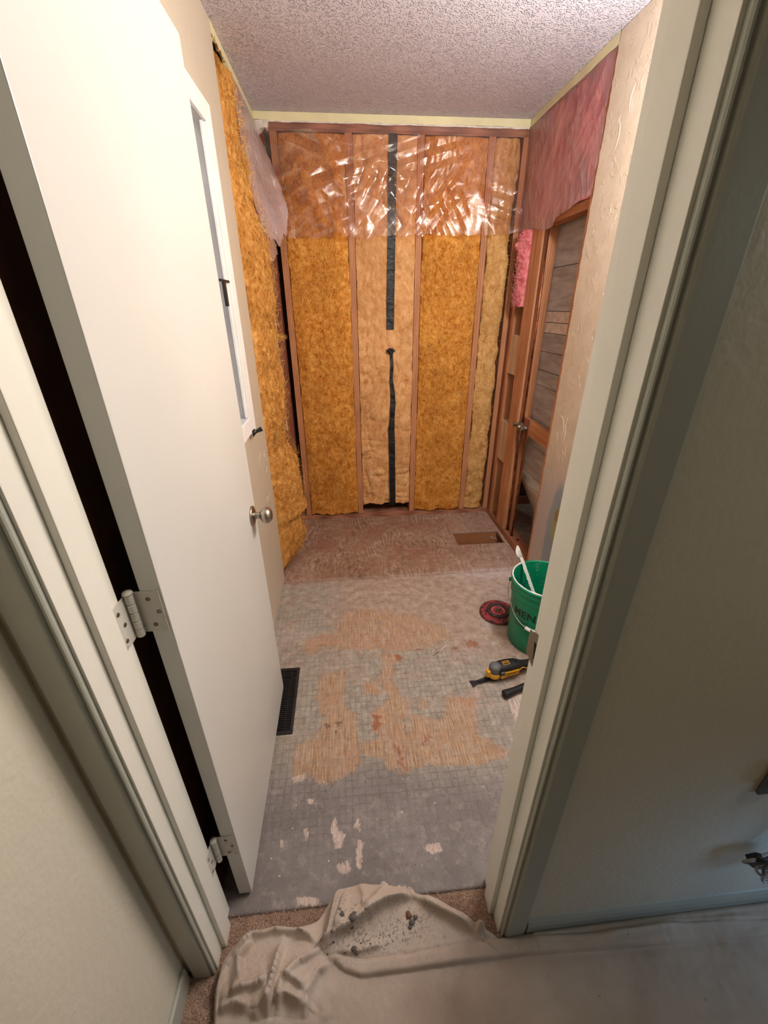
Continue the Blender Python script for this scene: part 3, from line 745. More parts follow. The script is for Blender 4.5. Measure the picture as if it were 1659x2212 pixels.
# raised plaster swirls of the wall texture (surveyed in wall coordinates y, z)
bm = bmesh.new()
def arc(cy, cz, r, a0, a1, rr=.0028, sq=1.0):
    pts = [(Wd+.0008, cy+r*sq*math.cos(a0+(a1-a0)*k/10), cz+r*math.sin(a0+(a1-a0)*k/10)) for k in range(11)]
    tube(bm, pts, rr, 6, radii=[rr*(.35+.65*math.sin(math.pi*(k+.5)/11)) for k in range(11)])
rs = random.Random(12)
for a in ((1.93, 2.19, .045, -1.2, 1.2), (2.02, 2.10, .050, 1.8, 4.2), (2.0, 2.13, .03, .4, 1.9), (2.03, .93, .07, 1.2, 3.8), (1.99, .92, .045, 1.4, 4.0), (1.93, .98, .07, -1.0, 1.2), (1.97, .80, .05, 2.0, 4.2), (1.93, .78, .05, .2, 2.2), (2.06, .88, .05, 2.2, 4.4), (1.90, .86, .05, -1, 1)):
    arc(*a, sq=.6)
for k in range(46):
    arc(rs.uniform(1.84, 2.09), rs.uniform(.75, 1.9), rs.uniform(.006, .02), rs.uniform(0, 6), rs.uniform(0, 6), .0018)
obj('plaster_swirls', bm, M['rightwall'], wr, kind='stuff')
bm = bmesh.new()
for k in range(7):
    a0 = rs.uniform(0, 6); cy, cz, r = rs.uniform(1.93, 2.13), rs.uniform(.5, .85), rs.uniform(.02, .05)
    pts = [(.0004, cy+r*math.cos(a0+.25*q), cz+r*math.sin(a0+.25*q)) for q in range(10)]
    tube(bm, pts, .0018, 6)
obj('plaster_swirls', bm, M['leftwall'], wl, kind='stuff')

# ---- room beyond the right wall
S('floor_adjacent', B(X1+.001, 3.0, 1.6, 3.12, -.02, .004), M['adjacent_floor'])
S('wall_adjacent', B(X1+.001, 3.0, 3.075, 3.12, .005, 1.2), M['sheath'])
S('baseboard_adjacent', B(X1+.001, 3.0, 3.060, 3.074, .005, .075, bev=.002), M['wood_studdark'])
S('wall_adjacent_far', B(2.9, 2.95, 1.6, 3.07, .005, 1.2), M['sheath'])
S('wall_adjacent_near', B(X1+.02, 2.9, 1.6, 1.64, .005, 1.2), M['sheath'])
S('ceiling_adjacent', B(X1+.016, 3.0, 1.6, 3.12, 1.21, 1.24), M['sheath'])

# ---- window_1 in the left wall
win = empty('window_1', (0, 0, 0), kind='structure')
def win_casing():
    bm = bmesh.new(); w = .058
    def prof_box(y0, y1, z0, z1): box(bm, .0004, .016, y0, y1, z0, z1, bev=.003)
    y0, y1, z0, z1 = WY0, WY1, WZ0, WZ1
    for (a, b) in (((y0-w, z0-w), (y1+w, z0-.0)), ):
        pass
    # four mitred boards
    O = [(y0-w, z0-w), (y1+w, z0-w), (y1+w, z1+w), (y0-w, z1+w)]; I = [(y0, z0), (y1, z0), (y1, z1), (y0, z1)]
    out = []
    for k in range(4):
        o0, o1, i1, i0 = O[k], O[(k+1) % 4], I[(k+1) % 4], I[k]
        b = bmesh.new(); lo = [b.verts.new((.0004, p[0], p[1])) for p in (o0, o1, i1, i0)]
        hi = [b.verts.new((.0175 if j < 2 else .0125, p[0], p[1])) for j, p in enumerate((o0, o1, i1, i0))]
        for j in range(4): b.faces.new((lo[j], lo[(j+1) % 4], hi[(j+1) % 4], hi[j]))
        b.faces.new(lo[::-1]); b.faces.new(hi); bmesh.ops.recalc_face_normals(b, faces=b.faces)
        bmesh.ops.bevel(b, geom=list(b.edges), offset=.0012, segments=1, affect='EDGES')
        out.append(b)
    return out
for b in win_casing(): obj('window_casing', b, M['white'], win)
d = .075
for a in ((-d, -.0005, WY1-.0005, WY1+.010, WZ0, WZ1), (-d, -.0005, WY0-.010, WY0+.0005, WZ0, WZ1), (-d, -.0005, WY0, WY1, WZ1-.0005, WZ1+.010), (-d, .004, WY0, WY1, WZ0-.008, WZ0+.0005)):
    obj('window_liner', B(*a), M['caulk'], win)
for a in ((-.055, -.030, WY1-.036, WY1-.001, WZ0+.002, WZ1-.002), (-.055, -.030, WY0+.001, WY0+.036, WZ0+.002, WZ1-.002), (-.055, -.030, WY0+.037, WY1-.037, WZ1-.04, WZ1-.002), (-.055, -.030, WY0+.037, WY1-.037, WZ0+.002, WZ0+.045), (-.058, -.026, WY0+.037, WY1-.037, 1.555, 1.595)):
    obj('sash', B(*a, bev=.002), M['white'], win)
obj('pane', B(-.046, -.040, WY0+.030, WY1-.030, 1.59, WZ1-.03), M['glass'], win)
obj('pane', B(-.050, -.044, WY0+.030, WY1-.030, WZ0+.03, 1.56), M['glass'], win)
# inner beads that catch the light next to the casing
obj('glazing_bead', B(-.006, .0035, WY1-.008, WY1-.0005, WZ0+.002, WZ1-.002, bev=.002), M['white'], win)
obj('glazing_bead', B(-.006, .0035, WY1-.018, WY1-.012, WZ0+.002, WZ1-.002, bev=.002), M['white'], win)
bm = bmesh.new(); box(bm, .0040, .012, 1.700, 1.825, 1.594, 1.602, bev=.001); box(bm, .0040, .013, 1.735, 1.762, 1.515, 1.594, bev=.002)
tag(obj('window_latch', bm, M['black']), 'black right-angled latch on the white window frame beside the door edge', 'latch')
bm = bmesh.new(); tube(bm, [(.018, 1.822, 1.020), (.030, 1.826, 1.024), (.040, 1.830, 1.028), (.052, 1.836, 1.033)], .007, 14, radii=[.0115, .007, .0085, .0115])
box(bm, .0176, .0235, 1.800, 1.835, 1.008, 1.034, bev=.002)
tag(obj('window_peg', bm, M['black']), 'small black peg on the lower corner of the white window casing', 'peg')

# ================================================================== INSULATION
def batt_mesh(name, x0, x1, z0, z1, depth=.07, bulge=.010, amp=.010, seed=1, edge=.006, wrinkle=0.0, step=.008, top_roll=True):
    """a glass-wool batt filling one bay of the back wall; front face towards -y, sides rolled back"""
    nu = int((x1-x0)/step)+1; nv = int((z1-z0)/step)+1
    u = np.linspace(0, 1, nu); v = np.linspace(0, 1, nv)
    k = 5                                              # extra columns for the rolled sides
    uu = np.concatenate([np.zeros(k), u, np.ones(k)]); roll = np.concatenate([np.linspace(1, .15, k), np.zeros(nu), np.linspace(.15, 1, k)])
    vv = np.concatenate([np.zeros(k), v, np.ones(k)]); rollv = np.concatenate([np.linspace(1, .15, k), np.zeros(nv), np.linspace(.15, 1, k)])
    U, V = np.meshgrid(uu, vv, indexing='ij'); R = np.maximum.outer(roll, rollv)
    z = z0+V*(z1-z0)
    xl = x0+(fbm(z*14, z*0+seed, 4, seed)-.5)*2*edge; xr = x1+(fbm(z*13, z*0+seed+5, 4, seed+3)-.5)*2*edge
    x = xl+U*(xr-xl)
    zb = (fbm(x*25, x*0+seed, 3, seed+9)-.5)*.03
    z = z+zb*np.clip(1-V*6, 0, 1)
    h = bulge*np.minimum(1, 6*np.minimum(U, 1-U))+amp*(fbm(x*16, z*9, 5, seed, .6)-.5)*2
    if wrinkle:
        w = ridged(x*13+2.5*fbm(x*5, z*4, 2, seed+1), z*5, 2, seed+2)*.55+ridged(x*6, z*16+2*fbm(x*4, z*3, 2, seed+4), 2, seed+6)*.45*np.clip(1.5-z, .15, 1)
        w = (1-w)
        h = h-wrinkle*(1-w)**2*1.6+wrinkle*.3
    y = YS-h+R*depth
    return gridmesh(name, np.stack([x, y, z], -1))
def back_place(x0, x1, z0, z1, off=.016):
    def f(rs): return ((rs.uniform(x0+.01, x1-.01), YS-off+rs.uniform(-.002, .004), rs.uniform(z0+.01, z1-.01)), Vector((1, 0, 0)), Vector((0, 0, 1)), Vector((0, -1, 0)))
    return f
GB = 'glass wool batts between the back wall studs'
e = .002
bays = [(SX[0]+.019+e, SX[1]-.019-e), (SX[1]+.019+e, SX[2]-.019-e), (SX[2]+.019+e, SX[3]-.019-e), (SX[3]+.019+e, Wd-.034)]
b1 = obj('insulation_batt', batt_mesh('insulation_batt', bays[0][0], bays[0][1],   .046, 2.356, seed=11, amp=.009, bulge=.012), M['batt'], None, True)
tag(b1, 'amber glass wool batt filling the leftmost back wall bay beside the dark corner gap', 'insulation', GB)
ribbons('fibres', 1500, back_place(bays[0][0], bays[0][1], .06, 2.33, .020), b1, M['strand'], 21, (.03, .09), .0009)
ribbons('dark_fibres', 600, back_place(bays[0][0], bays[0][1], .06, 2.33, .019), b1, M['strand_dark'], 22, (.02, .07), .0010)
b2 = obj('insulation_batt', batt_mesh('insulation_batt', bays[1][0], bays[1][1], .118, 2.356, seed=31, amp=.007, bulge=.012, edge=.004, wrinkle=.020, step=.006), M['batt_face'], None, True)
tag(b2, 'pale peach wrinkled glass wool batt with black tape down its middle', 'insulation', GB)
ribbons('fibres', 260, back_place(bays[1][0], bays[1][1], .13, 2.33, .020), b2, M['strand'], 23, (.01, .04), .0011)
b3 = obj('insulation_batt', batt_mesh('insulation_batt', bays[2][0], bays[2][1],   .046, 2.356, seed=51, amp=.010, bulge=.016), M['batt'], None, True)
tag(b3, 'bright amber glass wool batt right of the black taped batt', 'insulation', GB)
ribbons('fibres', 1900, back_place(bays[2][0], bays[2][1], .06, 2.33, .024), b3, M['strand'], 24, (.02, .07), .0009)
ribbons('dark_fibres', 600, back_place(bays[2][0], bays[2][1], .06, 2.33, .023), b3, M['strand_dark'], 25, (.02, .06), .0010)
b4 = obj('insulation_batt', batt_mesh('insulation_batt', bays[3][0], bays[3][1]-.012, .044, 2.356, seed=71, amp=.014, bulge=.012, edge=.014, wrinkle=.012), M['batt_tan'], None, True)
tag(b4, 'narrow tan glass wool batt in the right corner bay', 'insulation', GB)
ribbons('fibres', 500, back_place(bays[3][0], bays[3][1]-.012, .05, 1.9, .022), b4, M['strand'], 26, (.015, .04), .0012)

# ---- black tape on the peach batt
def tape_mesh(name, zs, xc, wd, yoff, seed):
    n = 180; z = np.linspace(zs[0], zs[-1], n); c = np.interp(z, zs, xc); w = np.interp(z, zs, wd)
    s = np.linspace(-1, 1, 9); Z = np.repeat(z[:, None], 9, 1); X = c[:, None]+s[None]*w[:, None]/2+(fbm(Z*30, Z*0+s[None]*2, 2, seed)-.5)*.002
    Y = YS-yoff-(fbm(X*20, Z*30, 3, seed+1)-.5)*.010
    P = np.stack([X, Y, Z], -1); B2 = P.copy(); B2[..., 1] += .0012
    return gridmesh(name, np.concatenate([P, B2[:, ::-1], P[:, :1]], 1))
t1 = obj('black_tape', tape_mesh('black_tape', [1.376, 1.55, 1.9, 2.360], [.735, .737, .742, .750], [.047, .047, .047, .048], .026, 3), M['tape'], None, True)
tag(t1, 'long straight black tape strip running up behind the plastic sheet', 'tape')
t2 = obj('black_tape', tape_mesh('black_tape', [.112, .40, .62, .72, .80, .90, .98, 1.06, 1.15, 1.22, 1.25], [.757, .752, .748, .745, .750, .756, .752, .742, .748, .742, .737],
        [.044, .044, .046, .044, .034, .036, .030, .024, .020, .020, .034], .026, 5), M['tape'], None, True)
tag(t2, 'lower black tape strip, twisted and narrow at its crumpled upper end', 'tape')
bm = bmesh.new(); bmesh.ops.create_icosphere(bm, subdivisions=3, radius=1)
rs = random.Random(5)
from mathutils import noise as mn
for v in bm.verts:
    d = 1+.55*mn.noise(v.co*2.3)+.3*mn.noise(v.co*6); v.co = Vector((.737+v.co.x*.026*d, YS-.034+v.co.y*.010*d, 1.247+v.co.z*.015*d))
obj('crumpled_end', bm, M['tape'], t2)

# ---- batts of the left wall, sagging out of their bay
ZS = [0, .02, .10, .17, .31, .355, .437, .685, .80, 1.045, 1.25, 1.56, 1.725, 1.82, 1.93, 2.07, 2.21, 2.40]
XSIL = [.030, .045, .098, .118, .096, .150, .130, .106, .062, .074, .074, .078, .080, .072, .040, .020, .008, .002]
def left_batt(name, y0, y1, zlo, zhi, sil, seed, base=-.02, amp=.020):
    nu, nv = 64, int((zhi-zlo)/.008)
    v = np.linspace(zlo, zhi, nv); u = np.linspace(0, 1, nu); U, Z = np.meshgrid(u, v, indexing='ij')
    xs = np.interp(Z, ZS, sil)
    prof = np.where(U < .75, base+(xs-base)*np.sin(np.clip(U/.72, 0, 1)*math.pi/2)**.85, base+(xs-base)*np.cos(np.clip((U-.75)/.25, 0, 1)*math.pi/2)**.6)
    X = prof+amp*(fbm(U*5+seed, Z*11, 5, seed, .6)-.5)*2*np.clip(U*6, 0, 1)+.35*amp*(ridged(U*3, Z*14, 2, seed+3)-.5)
    Y = y0+U*(y1-y0)+.020*(fbm(Z*9, U*0+seed, 4, seed+7)-.5)*2*U
    Zb = Z+np.clip(1-(Z-zlo)*9, 0, 1)*(.02*(fbm(U*7, U*0, 3, seed+2)-.2))
    X = np.where((Z < zlo+.03), base+(X-base)*np.sqrt(np.clip((Z-zlo)/.03, 0, 1)), X)
    return gridmesh(name, np.stack([X, Y, Zb], -1))
lb = obj('insulation_batt', left_batt('insulation_batt', LY1+.036, 2.565, .012, 2.395, XSIL, 13), M['batt_brown'], None, True)
tag(lb, 'shaggy sagging glass wool batt bulging out of the left wall down to the floor', 'insulation')
def lplace(rs):
    z = rs.uniform(.05, 2.35); u = rs.uniform(.15, .95); xs = np.interp(z, ZS, XSIL)
    x = -.02+(xs+.02)*(math.sin(min(1, u/.72)*math.pi/2)**.85 if u < .75 else max(0, math.cos((u-.75)/.25*math.pi/2))**.6)
    return ((x+.006, LY1+.04+u*.355, z), Vector((.35, .94, 0)), Vector((0, 0, 1)), Vector((.9, -.4, 0)).normalized())
ribbons('fibres', 1500, lplace, lb, M['strand'], 31, (.02, .09), .0011, .012)
ribbons('dark_fibres', 900, lplace, lb, M['strand_dark'], 32, (.02, .06), .0016, .008)
lb2 = obj('insulation_batt', left_batt('insulation_batt', 2.593, 2.872, .045, 2.39, [-.02+.0*x for x in XSIL], 17, base=-.03, amp=.008), M['batt_brown'], None, True)
tag(lb2, 'flat brown glass wool batt in the last bay of the left wall', 'insulation')
# loose tuft sticking out
bm = bmesh.new(); rs = random.Random(8)
for k in range(70):
    a = Vector((.000+rs.uniform(-.004, .006), 2.80+rs.uniform(-.01, .01), 1.350+rs.uniform(-.010, .010)))
    b = a+Vector((rs.uniform(.02, .085), rs.uniform(-.015, .015), rs.uniform(-.022, .010)))
    tube(bm, [a, (a+b)/2+Vector((0, 0, rs.uniform(-.006, .008))), b], .0011, 4, radii=[.0014, .0012, .0004])
tag(obj('wool_tuft', bm, M['strand'], None), 'small pale tuft of glass wool sticking out sideways beside the corner studs', 'tuft')
bm = bmesh.new()
for k in range(40):
    z = .74+k*.026; 
    if k: box(bm, .004+rs.uniform(-.002, .002), .009+rs.uniform(-.001, .003), 2.905, 2.915, z-.0265, z)
obj('torn_paper_edge', bm, M['gypsum'], wl)

# ---- pink glass wool in the right wall
def pink_sheet():
    n, m = 110, 64; y = np.linspace(2.156, 2.945, n); z = np.linspace(1.938, 2.40, m); Y, Z = np.meshgrid(y, z, indexing='ij')
    X = XR+.014+.020*(fbm(Y*12, Z*12, 4, 41)-.5)*2-.012*np.exp(-((Y-2.35)/.12)**2)
    X = np.where((Y > 2.60) & (Y < 2.74), XR-.0005, X)
    return gridmesh('pink_batt', np.stack([X, Y, Z], -1))
def mat_pink_stained():
    m = M['pink'].copy(); m.name = 'stained_pink_wool'; nt = m.node_tree
    bs = [n for n in nt.nodes if n.type == 'BSDF_PRINCIPLED'][0]; src = bs.inputs['Base Color'].links[0].from_socket
    tc = [n for n in nt.nodes if n.type == 'TEX_COORD'][0]; prev = src
    nz = nt.nodes.new('ShaderNodeTexNoise'); nz.inputs['Scale'].default_value = 14; nt.links.new(tc.outputs['Object'], nz.inputs['Vector'])
    for cy, cz, r in ((2.262, 2.045, .045), (2.225, 1.985, .050), (2.33, 1.985, .040), (2.24, 2.09, .025)):
        d = nt.nodes.new('ShaderNodeVectorMath'); d.operation = 'DISTANCE'; d.inputs[1].default_value = (XR+.014, cy, cz); nt.links.new(tc.outputs['Object'], d.inputs[0])
        ad = nt.nodes.new('ShaderNodeMath'); ad.operation = 'MULTIPLY_ADD'; nt.links.new(nz.outputs['Fac'], ad.inputs[0]); ad.inputs[1].default_value = .05; nt.links.new(d.outputs['Value'], ad.inputs[2])
        mr = nt.nodes.new('ShaderNodeMapRange'); nt.links.new(ad.outputs[0], mr.inputs[0])
        for i, x in zip((1, 2, 3, 4), (r, r+.035, .85, 0)): mr.inputs[i].default_value = x
        mx = nt.nodes.new('ShaderNodeMix'); mx.data_type = 'RGBA'; nt.links.new(mr.outputs[0], mx.inputs[0]); nt.links.new(prev, mx.inputs[6]); mx.inputs[7].default_value = srgb(58, 40, 46); prev = mx.outputs[2]
    nt.links.new(prev, bs.inputs['Base Color']); return m
pb = obj('pink_batt', pink_sheet(), mat_pink_stained(), None, True)
tag(pb, 'pink glass wool batt with dark stains behind the milky plastic on the right', 'insulation')
def pink_tuft():
    n, m = 40, 110; u = np.linspace(0, 1, n); v = np.linspace(0, 1, m); U, V = np.meshgrid(u, v, indexing='ij')
    z = 1.505+V*.395
    wid = np.interp(V, [0, .15, .35, .55, .8, 1], [.070, .105, .095, .095, .135, .12])
    y = 2.742+U*(wid+.03*(fbm(V*14, U*0, 3, 61)-.5))
    bul = np.interp(V, [0, .1, .3, .6, .8, 1], [.035, .050, .042, .040, .066, .05])
    x = XR+.012-(bul+.012)*np.sin(U*math.pi)**.6+.034*(fbm(U*4, V*18, 4, 62, .6)-.5)
    return gridmesh('pink_wool', np.stack([x, y, z], -1))
pt = obj('pink_wool', pink_tuft(), M['pink'], None, True)
tag(pt, 'torn strip of bright pink glass wool hanging between the right corner studs', 'insulation')
def pplace(rs):
    v = rs.random(); z = 1.500+v*.40; u = rs.random()
    return ((XR-.014-.036*math.sin(u*math.pi), 2.745+u*.10, z), Vector((-.3, .95, 0)), Vector((0, 0, 1)), Vector((-.8, -.6, 0)))
ribbons('fibres', 420, pplace, pt, M['strand_pink'], 41, (.015, .045), .0014, .010)

# ================================================================== PLASTIC SHEETS
def poly_back():
    x = np.arange(.050, Wd-.006, .0034); v = np.linspace(0, 1, 168); Xg, V = np.meshgrid(x, v, indexing='ij')
    zb = 1.868+.022*(Xg)+.012*(fbm(Xg*10, Xg*0, 4, 81)-.5)*2+.004*np.sin(Xg*60)
    zt = 2.4045+0*Xg; Z = zb+V*(zt-zb)
    warp = 2.2*fbm(Xg*4, Z*4, 2, 82)
    act = .10+1.0*np.exp(-((Xg-.47)/.10)**2-((Z-1.98)/.13)**2)+.9*np.exp(-((Xg-1.02)/.20)**2-((Z-2.10)/.20)**2)+.55*np.exp(-((Xg-.80)/.12)**2-((Z-2.05)/.2)**2)+.5*np.exp(-((Xg-1.42)/.07)**2)+.35*np.clip(fbm(Xg*3.2, Z*3, 2, 83)*2-.8, 0, 1)
    act = act*np.clip(1.15-np.clip((V-.72)/.28, 0, 1), .15, 1)*(1-.5*np.exp(-((Xg-.24)/.13)**2))
    def tri(t): return np.abs((t % 2)-1)
    h = .007*fbm(Xg*3, Z*3, 1, 89)
    rr = np.random.RandomState(77)
    for k in range(26):
        cx_, cz_ = rr.uniform(.1, 1.5), rr.uniform(1.88, 2.38); an = rr.uniform(0, math.pi); f_ = rr.uniform(9, 34)
        if rr.rand() < .55: cx_, cz_ = ((.46, 1.96), (1.02, 2.08), (.98, 1.98), (.82, 2.05), (.72, 2.18))[k % 5]; cx_ += rr.uniform(-.08, .08); cz_ += rr.uniform(-.07, .07)
        u_ = (Xg-cx_)*math.cos(an)+(Z-cz_)*math.sin(an); v_ = -(Xg-cx_)*math.sin(an)+(Z-cz_)*math.cos(an)
        m_ = np.exp(-(u_/rr.uniform(.05, .13))**2-(v_/rr.uniform(.10, .26))**2)
        h = h+m_*tri(u_*f_+v_*rr.uniform(-5, 5)+.5*fbm(Xg*5, Z*5, 1, 200+k))*rr.uniform(.16, .34)/f_
    h = h+act*.0025*tri(Xg*55+2*fbm(Xg*9, Z*4, 2, 86))*np.clip(fbm(Xg*5, Z*3, 1, 87)*3-1.4, 0, 1)+.004*act*ridged(Xg*5+Z*4+warp, Z*6-Xg*3, 1, 84)
    h = h+.004*(1-V)**3*(1+np.sin(Xg*45+3*fbm(Xg*5, Z*2, 1, 90)))
    Y = YS-.036-h+.012*np.exp(-((V-1)/.05)**2)
    for sx in SX: Y = Y+.010*np.exp(-((Xg-sx)/.03)**2)*0
    Y = np.where(V > .93, YS-.0045-h*.3, Y)
    return gridmesh('plastic_sheet', np.stack([Xg, Y, Z], -1))
ps = obj('plastic_sheet', poly_back(), M['poly'], None, True)
tag(ps, 'clear crinkled plastic sheet stapled across the top of the back wall', 'plastic sheet')
# thin gathered hem along its lower edge
def poly_right():
    y = np.linspace(2.122, 2.948, 170); v = np.linspace(0, 1, 110); Y, V = np.meshgrid(y, v, indexing='ij')
    zb = np.interp(Y, [2.12, 2.16, 2.2, 2.30, 2.44, 2.46, 2.58, 2.70, 2.948], [1.945, 1.93, 1.94, 1.925, 1.905, 1.875, 1.868, 1.90, 1.918])+.006*(fbm(Y*18, Y*0, 3, 91)-.5)*2
    Z = zb+V*(2.402-zb)
    h = .007*ridged(Y*7+Z*6, Z*5-Y*3, 2, 92)+.004*ridged(Y*20-Z*8, Z*8, 2, 93)
    X = XR-.006-h-.004*(1-V)**2
    return gridmesh('plastic_sheet', np.stack([X, Y, Z], -1))
tag(obj('plastic_sheet', poly_right(), M['poly_milky'], None, True), 'milky plastic sheet over pink wool at the top of the right wall', 'plastic sheet')
def poly_left():
    nu, nv = 90, 150; U, V = np.meshgrid(np.linspace(0, 1, nu), np.linspace(0, 1, nv), indexing='ij')
    vk = [0, .2, .45, .7, .85, 1]
    L = np.array([[.004, 2.44, 2.404], [.006, 2.46, 2.28], [.008, 2.47, 2.14], [.030, 2.48, 1.95], [.072, 2.47, 1.85], [.080, 2.50, 1.80]])
    R_ = np.array([[.006, 2.925, 2.404], [.040, 2.90, 2.31], [.082, 2.86, 2.21], [.120, 2.84, 2.10], [.146, 2.82, 2.03], [.148, 2.80, 1.985]])
    Lp = np.stack([np.interp(V, vk, L[:, k]) for k in range(3)], -1); Rp = np.stack([np.interp(V, vk, R_[:, k]) for k in range(3)], -1)
    P = Lp*(1-U[..., None])+Rp*U[..., None]
    P[..., 2] += -.05*np.sin(U*math.pi)*V**3+.02*np.sin(U*17)*V**4
    h = V*(.010*ridged(U*3.5+V*2, V*5-U*2, 2, 95)+.008*ridged(U*9, V*8, 2, 96))
    P[..., 0] += h+.030*np.sin(U*math.pi)*V*(1-.3*V); P[..., 1] -= h*.5
    return gridmesh('plastic_sheet', P)
tag(obj('plastic_sheet', poly_left(), M['poly_left'], None, True), 'hazy plastic flap peeled loose and hanging off the left wall', 'plastic sheet')
def poly_left2():
    nu, nv = 30, 90; U, V = np.meshgrid(np.linspace(0, 1, nu), np.linspace(0, 1, nv), indexing='ij')
    x = .012+.035*U+.012*ridged(U*3, V*7, 2, 97)+.02*V*U; y = 2.62+.20*U+.05*V; z = 2.02-V*(.30-.06*U)+.01*np.sin(U*9)*V
    return gridmesh('plastic_sheet', np.stack([x, y, z], -1))
tag(obj('plastic_sheet', poly_left2(), M['poly_left'], None, True), 'narrow torn plastic strip dangling under the loose flap on the left', 'plastic sheet')

# ================================================================== PLUMBING
g = empty('shower_valve', (0, 0, 0)); tag(g, 'old tarnished shower valve fixed to the wooden cross board', 'valve')
vx, vz = XR+.010, .812
bm = bmesh.new(); tube(bm, [(vx, 2.47, vz+.004), (vx, 2.50, vz+.008), (vx, 2.60, vz+.008), (vx, 2.655, vz+.002)], .012, 14, radii=[.014, .013, .012, .010])
lathe(bm, [(0, 0), (.015, 0), (.018, .006), (.018, .022), (.013, .028), (.013, .040), (0, .042)], 20, (vx-.030, 2.54, vz), 'x')
obj('valve_body', bm, M['brassgrey'], g, True)
for yy in (2.475, 2.60):
    bm = bmesh.new(); lathe(bm, [(0, 0), (.010, 0), (.0155, .004), (.0155, .016), (.010, .020), (.010, .034), (.007, .036), (0, .036)], 12, (vx-.034, yy, vz+.006), 'x'); obj('valve_stem', bm, M['brassgrey'], g)
bm = bmesh.new(); lathe(bm, [(0, 0), (.015, 0), (.015, .016), (.009, .018), (0, .018)], 6, (vx, 2.545, vz+.012)); obj('top_nut', bm, M['brassgrey'], g)
bm = bmesh.new(); tube(bm, [(vx, 2.655, vz+.002), (vx, 2.69, vz), (vx-.004, 2.72, vz+.002)], .007, 10); obj('side_spout', bm, M['brassgrey'], g)
bm = bmesh.new(); tube(bm, [(vx, 2.545, vz), (vx, 2.545, vz-.03), (vx, 2.548, vz-.05), (vx-.001, 2.55, vz-.115)], .006, 10, radii=[.013, .012, .006, .003]); obj('outlet_stub', bm, M['brassgrey'], g)
GP = 'copper pipes of the open right wall'
bm = bmesh.new(); tube(bm, [(vx+.004, 2.545, .842), (vx+.004, 2.548, 1.4), (vx-.002, 2.556, 1.93)], .0068, 12)
p = tag(obj('copper_pipe', bm, M['copper'], None, True), 'upper copper riser running up from the shower valve', 'pipe', GP)
bm = bmesh.new()
tube(bm, [(XR+.03, 2.49, .002), (XR+.030, 2.492, .30), (XR+.024, 2.494, .66), (XR+.012, 2.486, .79), (vx, 2.480, vz)], .0068, 12)
tag(obj('copper_pipe', bm, M['copper'], None, True), 'front copper supply pipe leaning from the sole plate to the valve', 'pipe', GP)
bm = bmesh.new(); tube(bm, [(XR+.03, 2.575, .002), (XR+.028, 2.580, .40), (XR+.020, 2.596, .74), (vx, 2.606, vz)], .0068, 12)
tag(obj('copper_pipe', bm, M['copper'], None, True), 'rear copper supply pipe close beside the wall stud', 'pipe', GP)
for y in (2.49, 2.575, 2.425):
    bm = bmesh.new(); lathe(bm, [(.0, .0), (.012, .0), (.012, .0006), (0, .0006)], 18, (XR+.03 if y > 2.45 else XR+.05, y, .0383)); obj('pipe_hole', bm, M['dark'], wr)
bm = bmesh.new(); pts = [(1.44+.020*math.cos(a), 2.512+.014*math.sin(a*1.0), .008+.012*math.sin(a*.5)) for a in np.linspace(0, 5.8, 26)]
pts += [(1.462, 2.50, .0), (1.468, 2.52, -.03), (1.47, 2.53, -.10), (1.472, 2.54, -.235)]
tube(bm, pts, .0016, 6); tag(obj('wire_loop', bm, M['cream_cord'], None, True), 'thin pale wire loop poking out of the rectangular floor cut-out', 'wire')

# ---- toilet in the next room, seen through the open wall
t = empty('toilet', (1.862, 2.46, .004)); tag(t, 'white toilet in the next room seen through the open studs', 'toilet')
def ov(cx, cy, a, b, z, n=36, sq=1.0):
    return [(cx+a*math.cos(2*math.pi*k/n), cy+b*math.sin(2*math.pi*k/n)*(1 if math.sin(2*math.pi*k/n) > 0 else sq), z) for k in range(n)]
def loft(bm, rings):
    R2 = [[bm.verts.new(p) for p in r] for r in rings]; n = len(R2[0])
    for i in range(len(R2)-1):
        for k in range(n): bm.faces.new((R2[i][k], R2[i][(k+1) % n], R2[i+1][(k+1) % n], R2[i+1][k]))
    bm.faces.new(R2[0][::-1]); bm.faces.new(R2[-1]); bmesh.ops.recalc_face_normals(bm, faces=bm.faces)
bm = bmesh.new(); loft(bm, [ov(0, .02, .11, .23, .0), ov(0, .03, .11, .24, .05), ov(0, .05, .105, .25, .14), ov(0, .11, .14, .30, .24), ov(0, .15, .175, .33, .33), ov(0, .16, .185, .335, .375)])
obj('bowl', bm, M['porcelain'], t, True)
bm = bmesh.new(); loft(bm, [ov(0, .16, .187, .34, .377), ov(0, .16, .190, .345, .382), ov(0, .16, .190, .345, .392), ov(0, .16, .186, .34, .396)]); obj('seat', bm, M['white'], t, True)
bm = bmesh.new(); loft(bm, [ov(0, .16, .186, .34, .398), ov(0, .16, .190, .345, .403), ov(0, .16, .188, .342, .414), ov(0, .16, .15, .30, .419)]); obj('lid', bm, M['white'], t, True)
obj('tank', B(-.19, .22, -.42, -.22, .38, .74, bev=.02), M['porcelain'], t); obj('tank_lid', B(-.20, .23, -.43, -.21, .742, .775, bev=.01), M['porcelain'], t)

